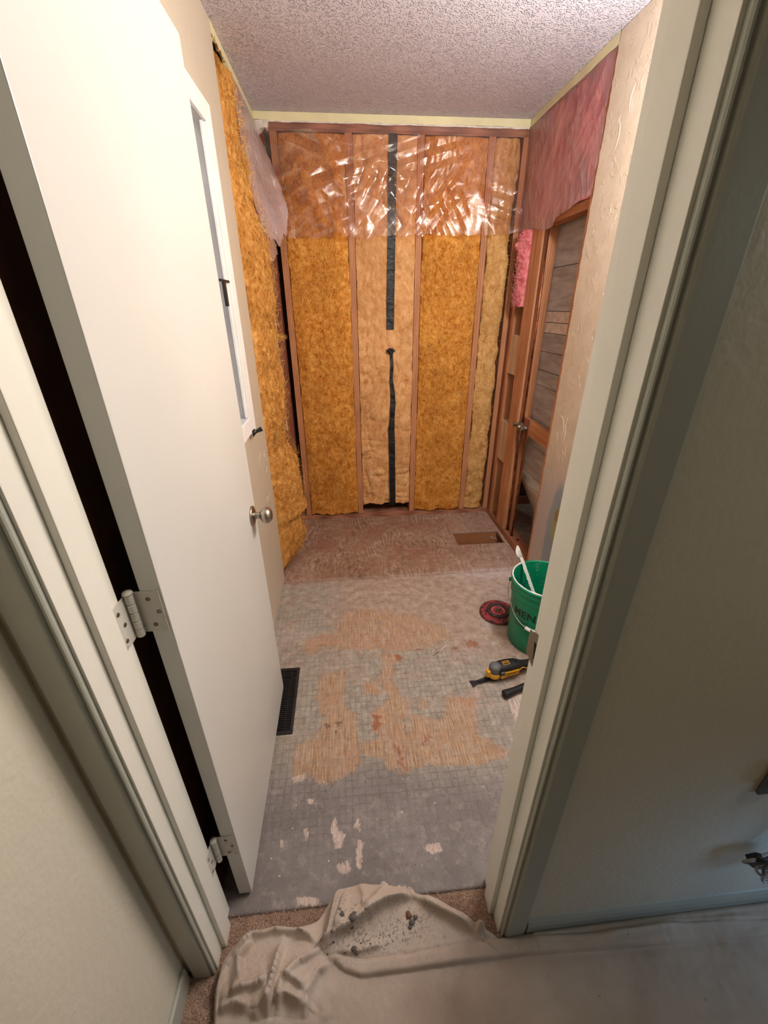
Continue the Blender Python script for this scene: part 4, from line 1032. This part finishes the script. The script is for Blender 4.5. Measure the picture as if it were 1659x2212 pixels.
# ================================================================== THINGS ON THE FLOOR
# ---- bucket
BX, BY = 1.320, 1.525
bk = empty('bucket', (BX, BY, 0)); tag(bk, 'green plastic pail with plaster-smeared rim standing against the right wall', 'bucket')
rad = lambda z: .128+.018*z/.37
bm = bmesh.new(); lathe(bm, [(0, .004), (.122, .004), (.126, .001), (.129, .004), (rad(.1), .1), (rad(.2), .2), (rad(.295), .295)], 72, caps=False); obj('body', bm, M['bucket'], bk, True)
bm = bmesh.new(); lathe(bm, [(rad(.29), .293), (.1475, .2935), (.1485, .300), (.147, .303), (.147, .326), (.1500, .328), (.1515, .334), (.1500, .340), (.149, .342), (.149, .357), (.1525, .359), (.1540, .363), (.1530, .3685), (.1495, .3705), (.1455, .3690), (.1445, .362)], 72, caps=False); obj('rim_band', bm, M['bucket'], bk, True)
bm = bmesh.new(); lathe(bm, [(.1445, .365), (rad(.3)-.004, .28), (rad(.1)-.004, .1), (.120, .008), (0, .006)], 72, caps=False)
obj('inner_wall', bm, M['bucket_in'], bk, True)
fx, fy = -.504, -.864; lx, ly = -.864, .504
def cyl(ang, r, z):                         # ang measured from the camera-facing side, positive to the left
    return (r*(fx*math.cos(ang)+lx*math.sin(ang)), r*(fy*math.cos(ang)+ly*math.sin(ang)), z)
bm = bmesh.new(); rs = random.Random(2); pts = [cyl(a, .1475, .3708) for a in np.linspace(-.5, 2.25, 60)]
tube(bm, pts, .003, 6, radii=[.0022+.0022*rs.random() for _ in pts]); obj('plaster_smear', bm, M['white'], bk, True, label='white plaster smeared along the lip')
bm = bmesh.new(); pts = [cyl(a, .157+.004*math.sin(a), .325-.175*math.sin(a)) for a in []]
def bailpt(q):
    a = math.pi/2-q*math.pi                  # from left ear to right ear
    z = .318-.160*math.cos(a)**.8 if math.cos(a) > 0 else .318
    return cyl(a, max(rad(z)+.006, .157 if abs(math.sin(a)) > .93 else rad(z)+.007), z)
qs = np.linspace(0.0, 1, 60); tube(bm, [bailpt(q) for q in qs], .0021, 8)
hd = obj('bail', bm, M['steel'], bk, True, label='thin wire carrying handle hanging down the front')
bm = bmesh.new(); tube(bm, [bailpt(q) for q in np.linspace(.40, .60, 12)], .0085, 14); obj('grip', bm, M['white'], hd, True, label='white plastic handle grip')
for s in (1, -1):
    bm = bmesh.new(); c = cyl(s*math.pi/2, .150, .318); tube(bm, [c, cyl(s*math.pi/2, .161, .318)], .010, 16); obj('ear', bm, M['bucket'], bk, True)
def text_mesh(name, s, size, font_bold=True, shear=0.0, extrude=0.0, spacing=1.0):
    cu = bpy.data.curves.new(name, 'FONT'); cu.body = s; cu.size = size; cu.align_x = 'CENTER'; cu.align_y = 'CENTER'; cu.shear = shear; cu.extrude = extrude; cu.space_character = spacing
    if font_bold: cu.offset = size*.022
    cu.resolution_u = 3
    o = bpy.data.objects.new(name, cu); COL.objects.link(o); dg = bpy.context.evaluated_depsgraph_get()
    me = bpy.data.meshes.new_from_object(o.evaluated_get(dg)); bpy.data.objects.remove(o); bpy.data.curves.remove(cu)
    return me
def wrap(me, zc, ac):
    bm = bmesh.new(); bm.from_mesh(me); bmesh.ops.triangulate(bm, faces=bm.faces[:])
    for _ in range(2): bmesh.ops.subdivide_edges(bm, edges=[e for e in bm.edges if abs(e.verts[0].co.x-e.verts[1].co.x) > .006], cuts=1)
    for v in bm.verts:
        z = zc+v.co.y; a = ac-v.co.x/.139; v.co = Vector(cyl(a, rad(z)+.0006, z))
    bm.to_mesh(me); bm.free(); return me
obj('lettering', wrap(text_mesh('lettering', 'MENARDS', .056, spacing=1.02), .222, -.06), M['ink'], bk)
obj('lettering', wrap(text_mesh('lettering', 'Dedicated to', .026, False, .3), .180, .12), M['ink'], bk)
obj('lettering', wrap(text_mesh('lettering', 'Service & Quality', .026, False, .3), .154, .12), M['ink'], bk)

# ---- plaster-coated stirring stick leaning in the bucket
st = empty('stir_stick', (0, 0, 0)); tag(st, 'white plaster-coated stirring stick leaning in the green bucket', 'stick')
A0 = Vector((1.240, 1.700, .447)); dn = (Vector((1.262, 1.648, .374))-A0).normalized(); side = dn.cross(Vector((.5, .86, 0))).normalized(); nrm = dn.cross(side)
bm = bmesh.new(); rs = random.Random(6); L = .34; n = 70; prev = None
for k in range(n+1):
    s = .028+(L-.028)*k/n; c = A0+dn*s; w = .0065; b = rs.uniform(0, .0035) if rs.random() < .55 else 0
    q = [c+side*(w)+nrm*.003, c-side*(w+b)+nrm*.003, c-side*(w+b)-nrm*.003, c+side*w-nrm*.003]
    r = [bm.verts.new(x) for x in q]
    if prev:
        for j in range(4): bm.faces.new((prev[j], r[j], r[(j+1) % 4], prev[(j+1) % 4]))
    else: bm.faces.new(r[::-1])
    prev = r
bm.faces.new(prev); bmesh.ops.recalc_face_normals(bm, faces=bm.faces); obj('shaft', bm, M['white'], st)
bm = bmesh.new(); out = [(-.004, .006), (.002, .003), (.008, -.003), (.0065, .060), (-.006, .064), (-.013, .052), (-.0165, .040), (-.0175, .028), (-.015, .016), (-.010, .006), (-.002, -.002)]
out = [(.0065, .064), (.0065, .020), (.0045, .004), (.001, 0), (-.004, .004), (-.011, .014), (-.0165, .026), (-.0185, .038), (-.016, .050), (-.009, .060)]
# side flips so that the rounded belly points to the left
sg = 1 if side.x > 0 else -1
A = [bm.verts.new(A0+dn*v+side*sg*u+nrm*.003) for u, v in out]; C = [bm.verts.new(A0+dn*v+side*sg*u-nrm*.003) for u, v in out]
n = len(out)
for i in range(n): bm.faces.new((A[i], A[(i+1) % n], C[(i+1) % n], C[i]))
bm.faces.new(A[::-1]); bm.faces.new(C); bmesh.ops.recalc_face_normals(bm, faces=bm.faces); obj('paddle', bm, M['white'], st)

# ---- red and black round disc
dk = empty('round_disc', (1.201, 1.722, .003)); tag(dk, 'dirty round red and black disc lying on the floor left of the bucket', 'disc')
bm = bmesh.new(); lathe(bm, [(0, 0), (.086, 0), (.0945, .004), (.0965, .010), (.0945, .016), (.088, .0195), (.070, .0215), (.062, .020)], 64); obj('outer_ring', bm, M['disc_red'], dk, True)
bm = bmesh.new(); lathe(bm, [(.0625, .0195), (.060, .0255), (.052, .0285), (.044, .0265), (.040, .020), (.038, .016)], 64); obj('rubber_ring', bm, M['disc_black'], dk, True)
bm = bmesh.new(); lathe(bm, [(.040, .017), (.038, .023), (.034, .0245), (.028, .021), (.022, .018), (0, .018)], 56); obj('centre_plate', bm, M['disc_pink'], dk, True)
for k in range(6):
    a = k*math.pi/3+.3; bm = bmesh.new(); lathe(bm, [(0, 0), (.0042, 0), (.0042, .0012), (0, .0014)], 12, (.079*math.cos(a), .079*math.sin(a), .0203)); obj('rivet_hole', bm, M['dark'], dk)
bm = bmesh.new(); box(bm, -.016, .004, -.006, .006, .018, .030, bev=.002); lathe(bm, [(0, .018), (.009, .018), (.009, .028), (.006, .033), (0, .034)], 6, (.010, .006, 0)); lathe(bm, [(0, .018), (.006, .018), (.005, .026), (0, .027)], 12, (-.006, -.014, 0))
obj('metal_clamp', bm, M['steel'], dk, label='shiny metal clamp and nut in the centre')

# ---- oscillating multi-tool
tool = empty('multi_tool', (1.047, 1.297, 0)); tag(tool, 'black and yellow oscillating power tool lying on the floor below the bucket', 'power tool')
tool.rotation_euler = (0, 0, math.radians(11))
def body_ring(x, zc, ry, rz, n=28, p=2.6):
    pts = []
    for k in range(n):
        a = 2*math.pi*k/n; c, s = math.cos(a), math.sin(a)
        pts.append((x, ry*math.copysign(abs(c)**(2/p), c), zc+rz*math.copysign(abs(s)**(2/p), s)))
    return pts
bm = bmesh.new(); loft(bm, [body_ring(-.022, .056, .014, .018), body_ring(-.012, .057, .026, .027), body_ring(.008, .058, .030, .030), body_ring(.045, .057, .032, .031), body_ring(.085, .052, .031, .030), body_ring(.105, .048, .027, .027),
    body_ring(.130, .043, .021, .022), body_ring(.160, .040, .020, .020), body_ring(.205, .038, .0205, .021), body_ring(.250, .037, .022, .023), body_ring(.290, .038, .025, .027), body_ring(.302, .038, .022, .024)]); obj('body', bm, M['rubber'], tool, True)
bm = bmesh.new(); lathe(bm, [(0, .030), (.024, .030), (.027, .036), (.027, .070), (.0255, .080), (.0205, .087), (.012, .0905), (0, .0915)], 32, (-.012, 0, 0)); obj('gear_head', bm, M['grey'], tool, True, label='grey rounded gear head')
bm = bmesh.new(); lathe(bm, [(.0262, .0245), (.0285, .026), (.0295, .034), (.0288, .047), (.0275, .049)], 32, (-.013, 0, 0))
box(bm, -.052, -.036, -.011, .011, .028, .062, bev=.004); box(bm, .006, .030, -.031, -.024, .024, .040, bev=.003); obj('collar', bm, M['yellow'], tool, True, label='yellow plastic collar')
bm = bmesh.new(); lathe(bm, [(0, .0030), (.016, .0030), (.019, .007), (.019, .014), (.0245, .0165), (.0255, .0240), (0, .0245)], 28, (-.013, 0, 0)); hc = obj('clamp', bm, M['black'], tool, True)
bm = bmesh.new()
P = [(-.020, -.013, .012), (-.062, -.011, .010), (-.100, -.010, .0055), (-.112, -.016, .004), (-.124, -.0185, .003), (-.124, .0185, .003), (-.112, .016, .004), (-.100, .010, .0055), (-.062, .011, .010), (-.020, .013, .012)]
A = [bm.verts.new(q) for q in P]; C = [bm.verts.new((q[0], q[1], q[2]-.0025)) for q in P]; n = len(P)
for i in range(n): bm.faces.new((A[i], A[(i+1) % n], C[(i+1) % n], C[i]))
bm.faces.new(A[::-1]); bm.faces.new(C); bmesh.ops.recalc_face_normals(bm, faces=bm.faces)
box(bm, -.090, -.030, -.004, .004, .009, .014, bev=.001)
obj('blade', bm, M['black'], tool, label='black saw blade with flared tip')
def side_panel(x0, x1, z0, z1, y, th, mat, name, bev=.004):
    return obj(name, B(x0, x1, y-th, y, z0, z1, bev=bev), mat, tool)
pan = side_panel(.020, .092, .036, .062, -.0285, .006, M['yellow'], 'side_plate', .0055); pan['label'] = 'yellow side plate with black lettering'
me = text_mesh('lettering', 'DEWALT', .0155, spacing=1.0); bm = bmesh.new(); bm.from_mesh(me)
for v in bm.verts: v.co = Vector((.056+v.co.x, -.0349, .049+v.co.y))
bm.to_mesh(me); bm.free(); obj('lettering', me, M['ink'], pan)
bm = bmesh.new(); tube(bm, [(.092, -.033, .058), (.106, -.029, .062), (.118, -.025, .058), (.130, -.0225, .048), (.150, -.0215, .040), (.180, -.0215, .038), (.215, -.022, .040), (.24, -.0225, .050)], .0016, 6); obj('trim_line', bm, M['yellow'], tool)
bm = bmesh.new()
for k in range(4):
    c = [(.022, -.012), (.052, -.012), (.052, .006), (.022, .006)]; a, b = c[k], c[(k+1) % 4]
    zt = lambda y: .0885-.012*(abs(y)/.03)**2
    tube(bm, [(a[0], a[1], zt(a[1])), (b[0], b[1], zt(b[1]))], .0011, 6)
lab = obj('label_frame', bm, M['yellow'], tool)
me = text_mesh('lettering', 'DEWALT', .0085); bm = bmesh.new(); bm.from_mesh(me)
for v in bm.verts: v.co = Vector((.037+v.co.x*.8, -.003+v.co.y, .0893))
bm.to_mesh(me); bm.free(); obj('lettering', me, M['yellow'], lab)
for x in (.016, .098):
    bm = bmesh.new(); tube(bm, [body_ring(x, .0545, .0325, .0318)[k] for k in range(20, 28)]+[body_ring(x, .0545, .0325, .0318)[k] for k in range(0, 9)], .0012, 6); obj('seam', bm, M['grey'], tool)
bm = bmesh.new(); box(bm, .002, .022, -.0335, -.026, .050, .066, bev=.003); obj('side_vent', bm, M['grey'], tool)
bm = bmesh.new(); box(bm, .030, .10, -.014, .014, .0005, .024, bev=.004); obj('battery_foot', bm, M['rubber'], tool)
bpy.data.objects.remove(bpy.data.objects['battery_foot'])
bm = bmesh.new(); box(bm, .235, .318, -.028, .028, .0005, .020, bev=.006); obj('battery', bm, M['rubber'], tool)

# ---- black handled tool next to it
hm = empty('hammer', (1.0, 1.18, 0)); tag(hm, 'black rubber tool handle lying in front of the power tool, partly behind the door jamb', 'tool handle')
hm.location = (1.046, 1.192, 0); hm.rotation_euler = (0, 0, math.radians(17))
bm = bmesh.new(); loft(bm, [[(x, y*w, .0185+z*h) for _, y, z in body_ring(0, 0, 1, 1, 20, 2.3)] for x, w, h in ((-.003, .012, .012), (.0, .0175, .017), (.006, .0185, .018), (.020, .0165, .0165), (.06, .0140, .015), (.10, .0150, .0155), (.15, .0160, .016), (.165, .012, .012))]); obj('grip', bm, M['rubber'], hm, True)
bm = bmesh.new(); tube(bm, [(.163, 0, .0185), (.30, 0, .0185)], .009, 14); obj('shaft', bm, M['steel'], hm, True)
bm = bmesh.new(); box(bm, .285, .315, -.055, .035, .004, .033, bev=.005); obj('head', bm, M['steel'], hm)

# ---- floor register by the door
vt = empty('floor_vent', (.108, 1.268, 0)); tag(vt, 'black slatted floor register half hidden by the open door', 'vent')
vx0, vx1, vy0, vy1 = -.055, .050, -.163, .173
bm = bmesh.new()
for a in ((vx0, vx1, vy0, vy0+.014, .0005, .006), (vx0, vx1, vy1-.014, vy1, .0005, .006), (vx0, vx0+.012, vy0+.0145, vy1-.0145, .0005, .006), (vx1-.012, vx1, vy0+.0145, vy1-.0145, .0005, .006)): box(bm, *a, bev=.0015)
obj('vent_frame', bm, M['black'], vt); obj('vent_well', B(vx0+.010, vx1-.010, vy0+.012, vy1-.012, .0002, .0010), M['dark'], vt)
y = vy0+.022
base = None
while y < vy1-.018:
    bm = B(vx0+.0125, vx1-.0125, y, y+.0032, .0012, .0052)
    if base is None: base = obj('slat', bm, M['black'], vt); y0s = y
    else:
        bm.free(); c = base.copy(); COL.objects.link(c); c.parent = vt; c.location = (0, y-y0s, 0)
    y += .0098
for x in (vx0+.035, vx1-.035): obj('divider', B(x-.0015, x+.0015, vy0+.0145, vy1-.0145, .0053, .0060), M['black'], vt)

# ---- bits of debris on the floor
rs = random.Random(17)
def chip(bm, r, fl=.5):
    bmesh.ops.create_icosphere(bm, subdivisions=2, radius=1)
    s = Vector((rs.uniform(0, 9), rs.uniform(0, 9), 0))
    for v in bm.verts:
        d = 1+.5*mn.noise(v.co*1.6+s); v.co = Vector((v.co.x*r*d, v.co.y*r*d*.8, max(-.3, v.co.z)*r*fl*d+r*.25*fl))
M['crumb'] = m_plain('mortar_crumb', srgb(104, 96, 90), .9, var=.2, bump=.6, vscale=60)
M['crumb_brown'] = m_plain('brown_chip', srgb(122, 84, 62), .9, var=.2, bump=.6, vscale=60)
M['crumb_white'] = m_plain('plaster_chip', srgb(236, 230, 222), .9, var=.05)
GF = 'small pale chips scattered on the plywood'
protos = []
for k in range(3):
    bm = bmesh.new(); chip(bm, .003, .5); protos.append(bm)
pm = []
for b in protos:
    me = bpy.data.meshes.new('plaster_chip'); b.to_mesh(me); b.free(); me.materials.append(M['crumb_white']); pm.append(me)
spots = [(800,1405),(830,1560),(1080,1395),(905,1470),(722,1417),(700,1690),(870,1683),(632,1790),(610,1818),(868,1755),(1030,1590),(770,1560),(965,1645),(935,1395),(990,1430),(690,1500),(1000,1610),(760,1330),(900,1260),(1060,1370),(640,1740),(660,1815),(815,1770),(710,1860),(940,1735),(1045,1700),(586,1855),(857,1885),(604,1893)]
for px, py in spots:
    f = onfloor(px, py); o = bpy.data.objects.new('plaster_chip', rs.choice(pm)); COL.objects.link(o); o.location = (f[0], f[1], .0008); o.rotation_euler = (0, 0, rs.uniform(0, 6)); s = rs.uniform(.5, 1.1); o.scale = (s, s*rs.uniform(.5, 1), s)
    tag(o, 'tiny pale plaster chip lying on the bathroom plywood', 'debris', GF)
bm = bmesh.new(); a = onfloor(951, 1406); b = onfloor(965, 1395); tube(bm, [(a[0], a[1], .003), (b[0], b[1], .004)], .0016, 6)
tag(obj('wood_splinter', bm, M['crumb_white'], None), 'short white splinter on the floor left of the rusty stain', 'debris')
bm = bmesh.new(); a = onfloor(935, 1418); b = onfloor(948, 1408); tube(bm, [(a[0], a[1], .002), ((a[0]+b[0])/2, (a[1]+b[1])/2, .006), (b[0], b[1], .002)], .0011, 6)
tag(obj('wood_splinter', bm, M['crumb_brown'], None), 'thin brown splinter curling up in the middle of the floor', 'debris')

# ================================================================== DROP CLOTH
def pl(pts, off=(350, 1650), s=2.074): return np.array([onfloor(off[0]+x/s, off[1]+y/s, .015) for x, y in pts])
def dist_pl(X, Y, P):
    best = np.full(X.shape, 1e9); sgn = np.zeros(X.shape); tpar = np.zeros(X.shape); tot = 0
    seg = np.hypot(*(P[1:]-P[:-1]).T); L = seg.sum()
    for i in range(len(P)-1):
        (x1, y1), (x2, y2) = P[i], P[i+1]; dx, dy = x2-x1, y2-y1; l2 = dx*dx+dy*dy
        t_ = np.clip(((X-x1)*dx+(Y-y1)*dy)/l2, 0, 1); ex, ey = X-x1-t_*dx, Y-y1-t_*dy; d_ = np.hypot(ex, ey)
        m = d_ < best; best = np.where(m, d_, best); sgn = np.where(m, np.sign(dx*(Y-y1)-dy*(X-x1)), sgn); tpar = np.where(m, (tot+t_*seg[i])/L, tpar); tot += seg[i]
    return best, sgn, tpar
TX = [.050, .054, .068, .108, .181, .243, .292, .320, .345, .408, .473, .545, .613, .682, .747, .765, .80, .86, 2.5]
TY = [.455, .470, .490, .517, .522, .512, .530, .562, .586, .594, .580, .560, .538, .499, .466, .4525, .4525, .4535, .4535]
xs = np.concatenate([np.linspace(0, .80, 330), np.linspace(.803, 1.62, 210), np.linspace(1.65, 2.36, 30)])
tv = np.concatenate([np.linspace(0, .36, 170), np.linspace(.364, 1.9, 45)])
XB_ = .048+xs[:, None]+0*tv[None]; 
YT = np.interp(XB_, TX, TY); Yg = YT-tv[None]
Xg = XB_+np.interp(Yg, [.2, .371, .416, .456, .6], [.004, .008, .000, .000, .0])*np.clip(1-xs[:, None]/.1, 0, 1)
hh = .009+.008*np.clip((.75-Xg)/.1, 0, 1)
ridges = [  # polyline (enlarged-crop coords), height, width up-side, width down-side
 ([(795, 580), (775, 660), (745, 790), (700, 835)], .020, .010, .007),
 ([(822, 600), (800, 690), (770, 780)], .010, .006, .005),
 ([(735, 810), (860, 745), (1000, 655), (1080, 628), (1140, 618)], .022, .022, .010),
 ([(1130, 622), (1250, 680), (1350, 730), (1410, 775)], .018, .022, .012),
 ([(1360, 700), (1390, 685), (1440, 770)], .020, .010, .010),
 ([(1415, 700), (1412, 775)], .012, .006, .006),
 ([(310, 900), (350, 850), (410, 785), (500, 758), (600, 762), (660, 790), (705, 830)], .018, .010, .009),
 ([(480, 1160), (490, 1050), (520, 930), (545, 810)], .020, .008, .008),
 ([(520, 1160), (545, 1000), (620, 905), (715, 850)], .013, .010, .007),
 ([(375, 1020), (358, 960), (352, 880), (420, 800)], .016, .009, .008),
 ([(300, 1060), (370, 1030), (440, 1012), (490, 985)], .018, .010, .009),
 ([(250, 1120), (330, 1090), (400, 1105)], .014, .012, .010),
 ([(505, 1085), (560, 1048), (640, 1095)], .016, .012, .009),
 ([(550, 965), (600, 990), (645, 1035)], .014, .010, .008),
 ([(640, 1165), (655, 1040), (700, 940), (760, 905)], .012, .012, .010),
 ([(230, 1165), (240, 1050), (300, 910)], .010, .007, .010),
 ([(880, 560), (905, 620), (900, 690)], .006, .012, .012),
 ([(1000, 570), (960, 640), (900, 700)], .007, .014, .012),
 ([(780, 860), (900, 850), (1000, 820)], .008, .009, .007),
 ([(420, 1165), (440, 1110), (500, 1060)], .012, .010, .008)]
for pts, h_, wa, wb_ in ridges:
    P = pl(pts); d_, s_, t_ = dist_pl(Xg, Yg, P); w_ = np.where(s_ > 0, wa*1.35, wb_*.55); env = np.clip(np.sin(np.pi*np.clip(t_, .04, .96))*1.8, .15, 1)
    hh += 2.0*h_*env*np.exp(-np.sqrt(d_**2+.0016**2)/(w_*np.where(s_ > 0, 1.25, .9)))
# long turned-over hem band running from the doorway to the right
low = np.array([onfloor(x, y, .01) for x, y in ((640, 2100), (690, 2078), (722, 2080), (745, 2100), (780, 2112), (880, 2100), (1130, 2062), (1400, 2044), (1700, 2020))])
upp = np.array([onfloor(x, y, .01) for x, y in ((650, 2085), (690, 2068), (725, 2068), (780, 2078), (880, 2068), (1080, 2028), (1250, 2022), (1450, 2000), (1700, 1985))])
yl = np.interp(Xg, low[:, 0], low[:, 1]); yu = np.interp(Xg, upp[:, 0], upp[:, 1])
on = np.clip((Xg-.31)/.04, 0, 1)
hh += on*.014*(1/(1+np.exp(-(Yg-yl)/.0013)))*(1-.55/(1+np.exp(-(Yg-yu)/.005)))*np.where(Xg > 1.2, np.clip(1.6-Xg, .3, 1)/.4*.4+.3, 1)
hh -= on*.004*np.exp(-((Yg-yu)/.004)**2)
for pts, h_, w_ in (([(1247, 2040), (1400, 2012), (1659, 1982)], .012, .012), ([(1000, 2120), (1250, 2085), (1500, 2060), (1700, 2040)], .005, .016), ([(1000, 2165), (1300, 2130), (1659, 2090)], .004, .02), ([(1135, 2028), (1300, 2030), (1500, 1990)], .008, .010),
                    ([(720, 2130), (700, 2170), (705, 2212)], .006, .012), ([(1150, 2212), (1400, 2170), (1659, 2150)], .004, .022)):
    P = np.array([onfloor(x, y, .015) for x, y in pts]); d_, s_, t_ = dist_pl(Xg, Yg, P); hh += h_*np.exp(-(d_/w_)**2)*np.clip(np.sin(np.pi*np.clip(t_, .03, .97))*2, 0, 1)
# mound of bunched cloth in the doorway
hh += .020*np.exp(-((Xg-.43)/.17)**2-((Yg-.535)/.055)**2)+.014*np.exp(-((Xg-.17)/.10)**2-((Yg-.43)/.08)**2)
hh += .004*(fbm(Xg*14, Yg*14, 3, 101)-.5)*2+.0012*(fbm(Xg*60, Yg*60, 2, 102)-.5)*2
edge = tv[None]+0*Xg; lef = xs[:, None]+0*Xg
hh = hh*np.clip(.45+edge/.012, 0, 1)*np.clip(.45+lef/.012, 0, 1)
hh += np.where(Xg > .86, .010*np.exp(-edge/.02)*(.6+.8*fbm(Xg*9, Xg*0, 3, 104)), 0)
hh = np.maximum(hh, .007)
P3 = np.stack([Xg, Yg, hh], -1)
me = gridmesh('drop_cloth', P3)
soil = .85*np.exp(-((Xg-.44)/.10)**2-((Yg-.47)/.022)**2)+.7*np.exp(-((Xg-.53)/.07)**2-((Yg-.505)/.03)**2)+.6*np.exp(-((Xg-.38)/.05)**2-((Yg-.52)/.04)**2)+.15*np.exp(-((Xg-.5)/.3)**2-((Yg-.45)/.1)**2)+.25*np.exp(-((Xg-.15)/.1)**2-((Yg-.45)/.06)**2)
setattr_f(me, 'soil', np.clip(soil, 0, 1))
cl = obj('drop_cloth', me, M['cloth'], None, True)
tag(cl, 'rumpled canvas drop cloth spread over the hall carpet up to the doorway', 'cloth')
md = cl.modifiers.new('thick', 'SOLIDIFY'); md.thickness = .0022; md.offset = -1
def clothz(x, y):
    d_ = (Xg-x)**2+(Yg-y)**2; return float(hh.reshape(-1)[np.argmin(d_)])
GDeb = 'mortar crumbs on the drop cloth'
deb = [(737,1972,.011,0),(733,1968,.006,0),(763,1985,.014,0),(766,1978,.010,0),(760,1994,.008,0),(883,1978,.012,1),(880,1972,.009,1),(890,1992,.012,0),(897,1982,.010,0),(886,2003,.009,0),(765,2050,.010,0),(770,2058,.008,0),(745,2055,.005,0),(800,2040,.006,0),(830,2050,.005,0),
       (780,2038,.005,0),(717,2010,.006,0),(718,2025,.006,0),(712,2035,.004,0),(790,1965,.004,0),(785,1958,.005,0),(798,1970,.003,0),(760,2065,.004,0),(708,2060,.004,0),(955,2018,.003,0),(640,2130,.003,0),(838,2037,.004,0),(745,2065,.004,1),(690,2040,.003,0),(850,2012,.003,0),(1080,2195,.004,0),(833,2160,.003,0)]
LUMPS = {(737, 1972): 'grey lump nearest the steep left fold of the drop cloth', (763, 1985): 'largest dark mortar lump, on the left half of the cloth mound',
 (766, 1978): 'grey lump touching the far side of the largest lump', (760, 1994): 'grey lump touching the near side of the largest lump',
 (883, 1978): 'brown chunk at the far end of the right-hand lump cluster', (880, 1972): 'smaller brown chip just beyond the brown chunk on the cloth',
 (890, 1992): 'grey lump in the middle of the right-hand cluster on the cloth', (897, 1982): 'grey lump on the right side of the brown chunk',
 (886, 2003): 'grey lump at the near end of the right-hand cluster', (765, 2050): 'grey lump in the fold nearest the turned-over cloth hem',
 (770, 2058): 'lump just in front of the one nearest the cloth hem', (745, 2065): 'tiny brown crumb beside the cloth hem'}
for px, py, r, br in deb:
    f = onfloor(px, py, .03); z = clothz(f[0], f[1]); f = onfloor(px, py, z+.002); z = clothz(f[0], f[1])
    bm = bmesh.new(); chip(bm, r*.75, .75); o = obj('mortar_crumb', bm, M['crumb_brown'] if br else M['crumb'], None, True); o.location = (f[0], f[1], z-.0005)
    if (px, py) in LUMPS: tag(o, LUMPS[(px, py)], 'debris', 'lumps of mortar on the drop cloth')
    else: tag(o, 'tiny grey mortar crumb resting on the drop cloth', 'debris', GDeb)

# ================================================================== CORDS IN THE HALL
cb = empty('power_cord', (1.385, .44, .30)); tag(cb, 'coiled pale cord hanging against the dark hall wall at the right edge', 'cord')
rs = random.Random(3)
for k in range(5):
    bm = bmesh.new(); a0 = rs.uniform(0, 6); rx, rz = rs.uniform(.038, .06), rs.uniform(.018, .034); tl = rs.uniform(-.5, .3); pts = []
    for q in range(33):
        a = a0+2*math.pi*q/32; x = rx*math.cos(a); z = rz*math.sin(a)
        pts.append((x*math.cos(tl)-z*math.sin(tl)+.012*k-.01, -.004-.005*k+.004*math.sin(2*a+k), x*math.sin(tl)+z*math.cos(tl)-.008*k+.02))
    tube(bm, pts, .0034, 8); obj('coil', bm, M['cream_cord'] if k % 2 == 0 else M['grey'], cb, True)
bm = bmesh.new(); tube(bm, [(-.055, 0, .030), (-.035, -.006, .038), (-.01, -.01, .030), (.02, -.012, .034)], .0085, 10, radii=[.005, .010, .010, .006]); obj('plug', bm, M['black'], cb, True)
bm = bmesh.new(); tube(bm, [(.02, -.012, .034), (.045, -.01, .10), (.03, -.008, .17), (.01, -.006, .22)], .0034, 8); obj('lead', bm, M['grey'], cb, True)
ad = empty('wall_adapter', (1.315, .452, .615)); tag(ad, 'dark wall socket adapter above the coiled cord at the right edge', 'adapter')
obj('plate', B(-.035, .040, .006, .0135, -.060, .060, bev=.003), M['grey'], ad); obj('adapter_body', B(-.022, .028, -.022, .0055, -.030, .040, bev=.006), M['black'], ad)
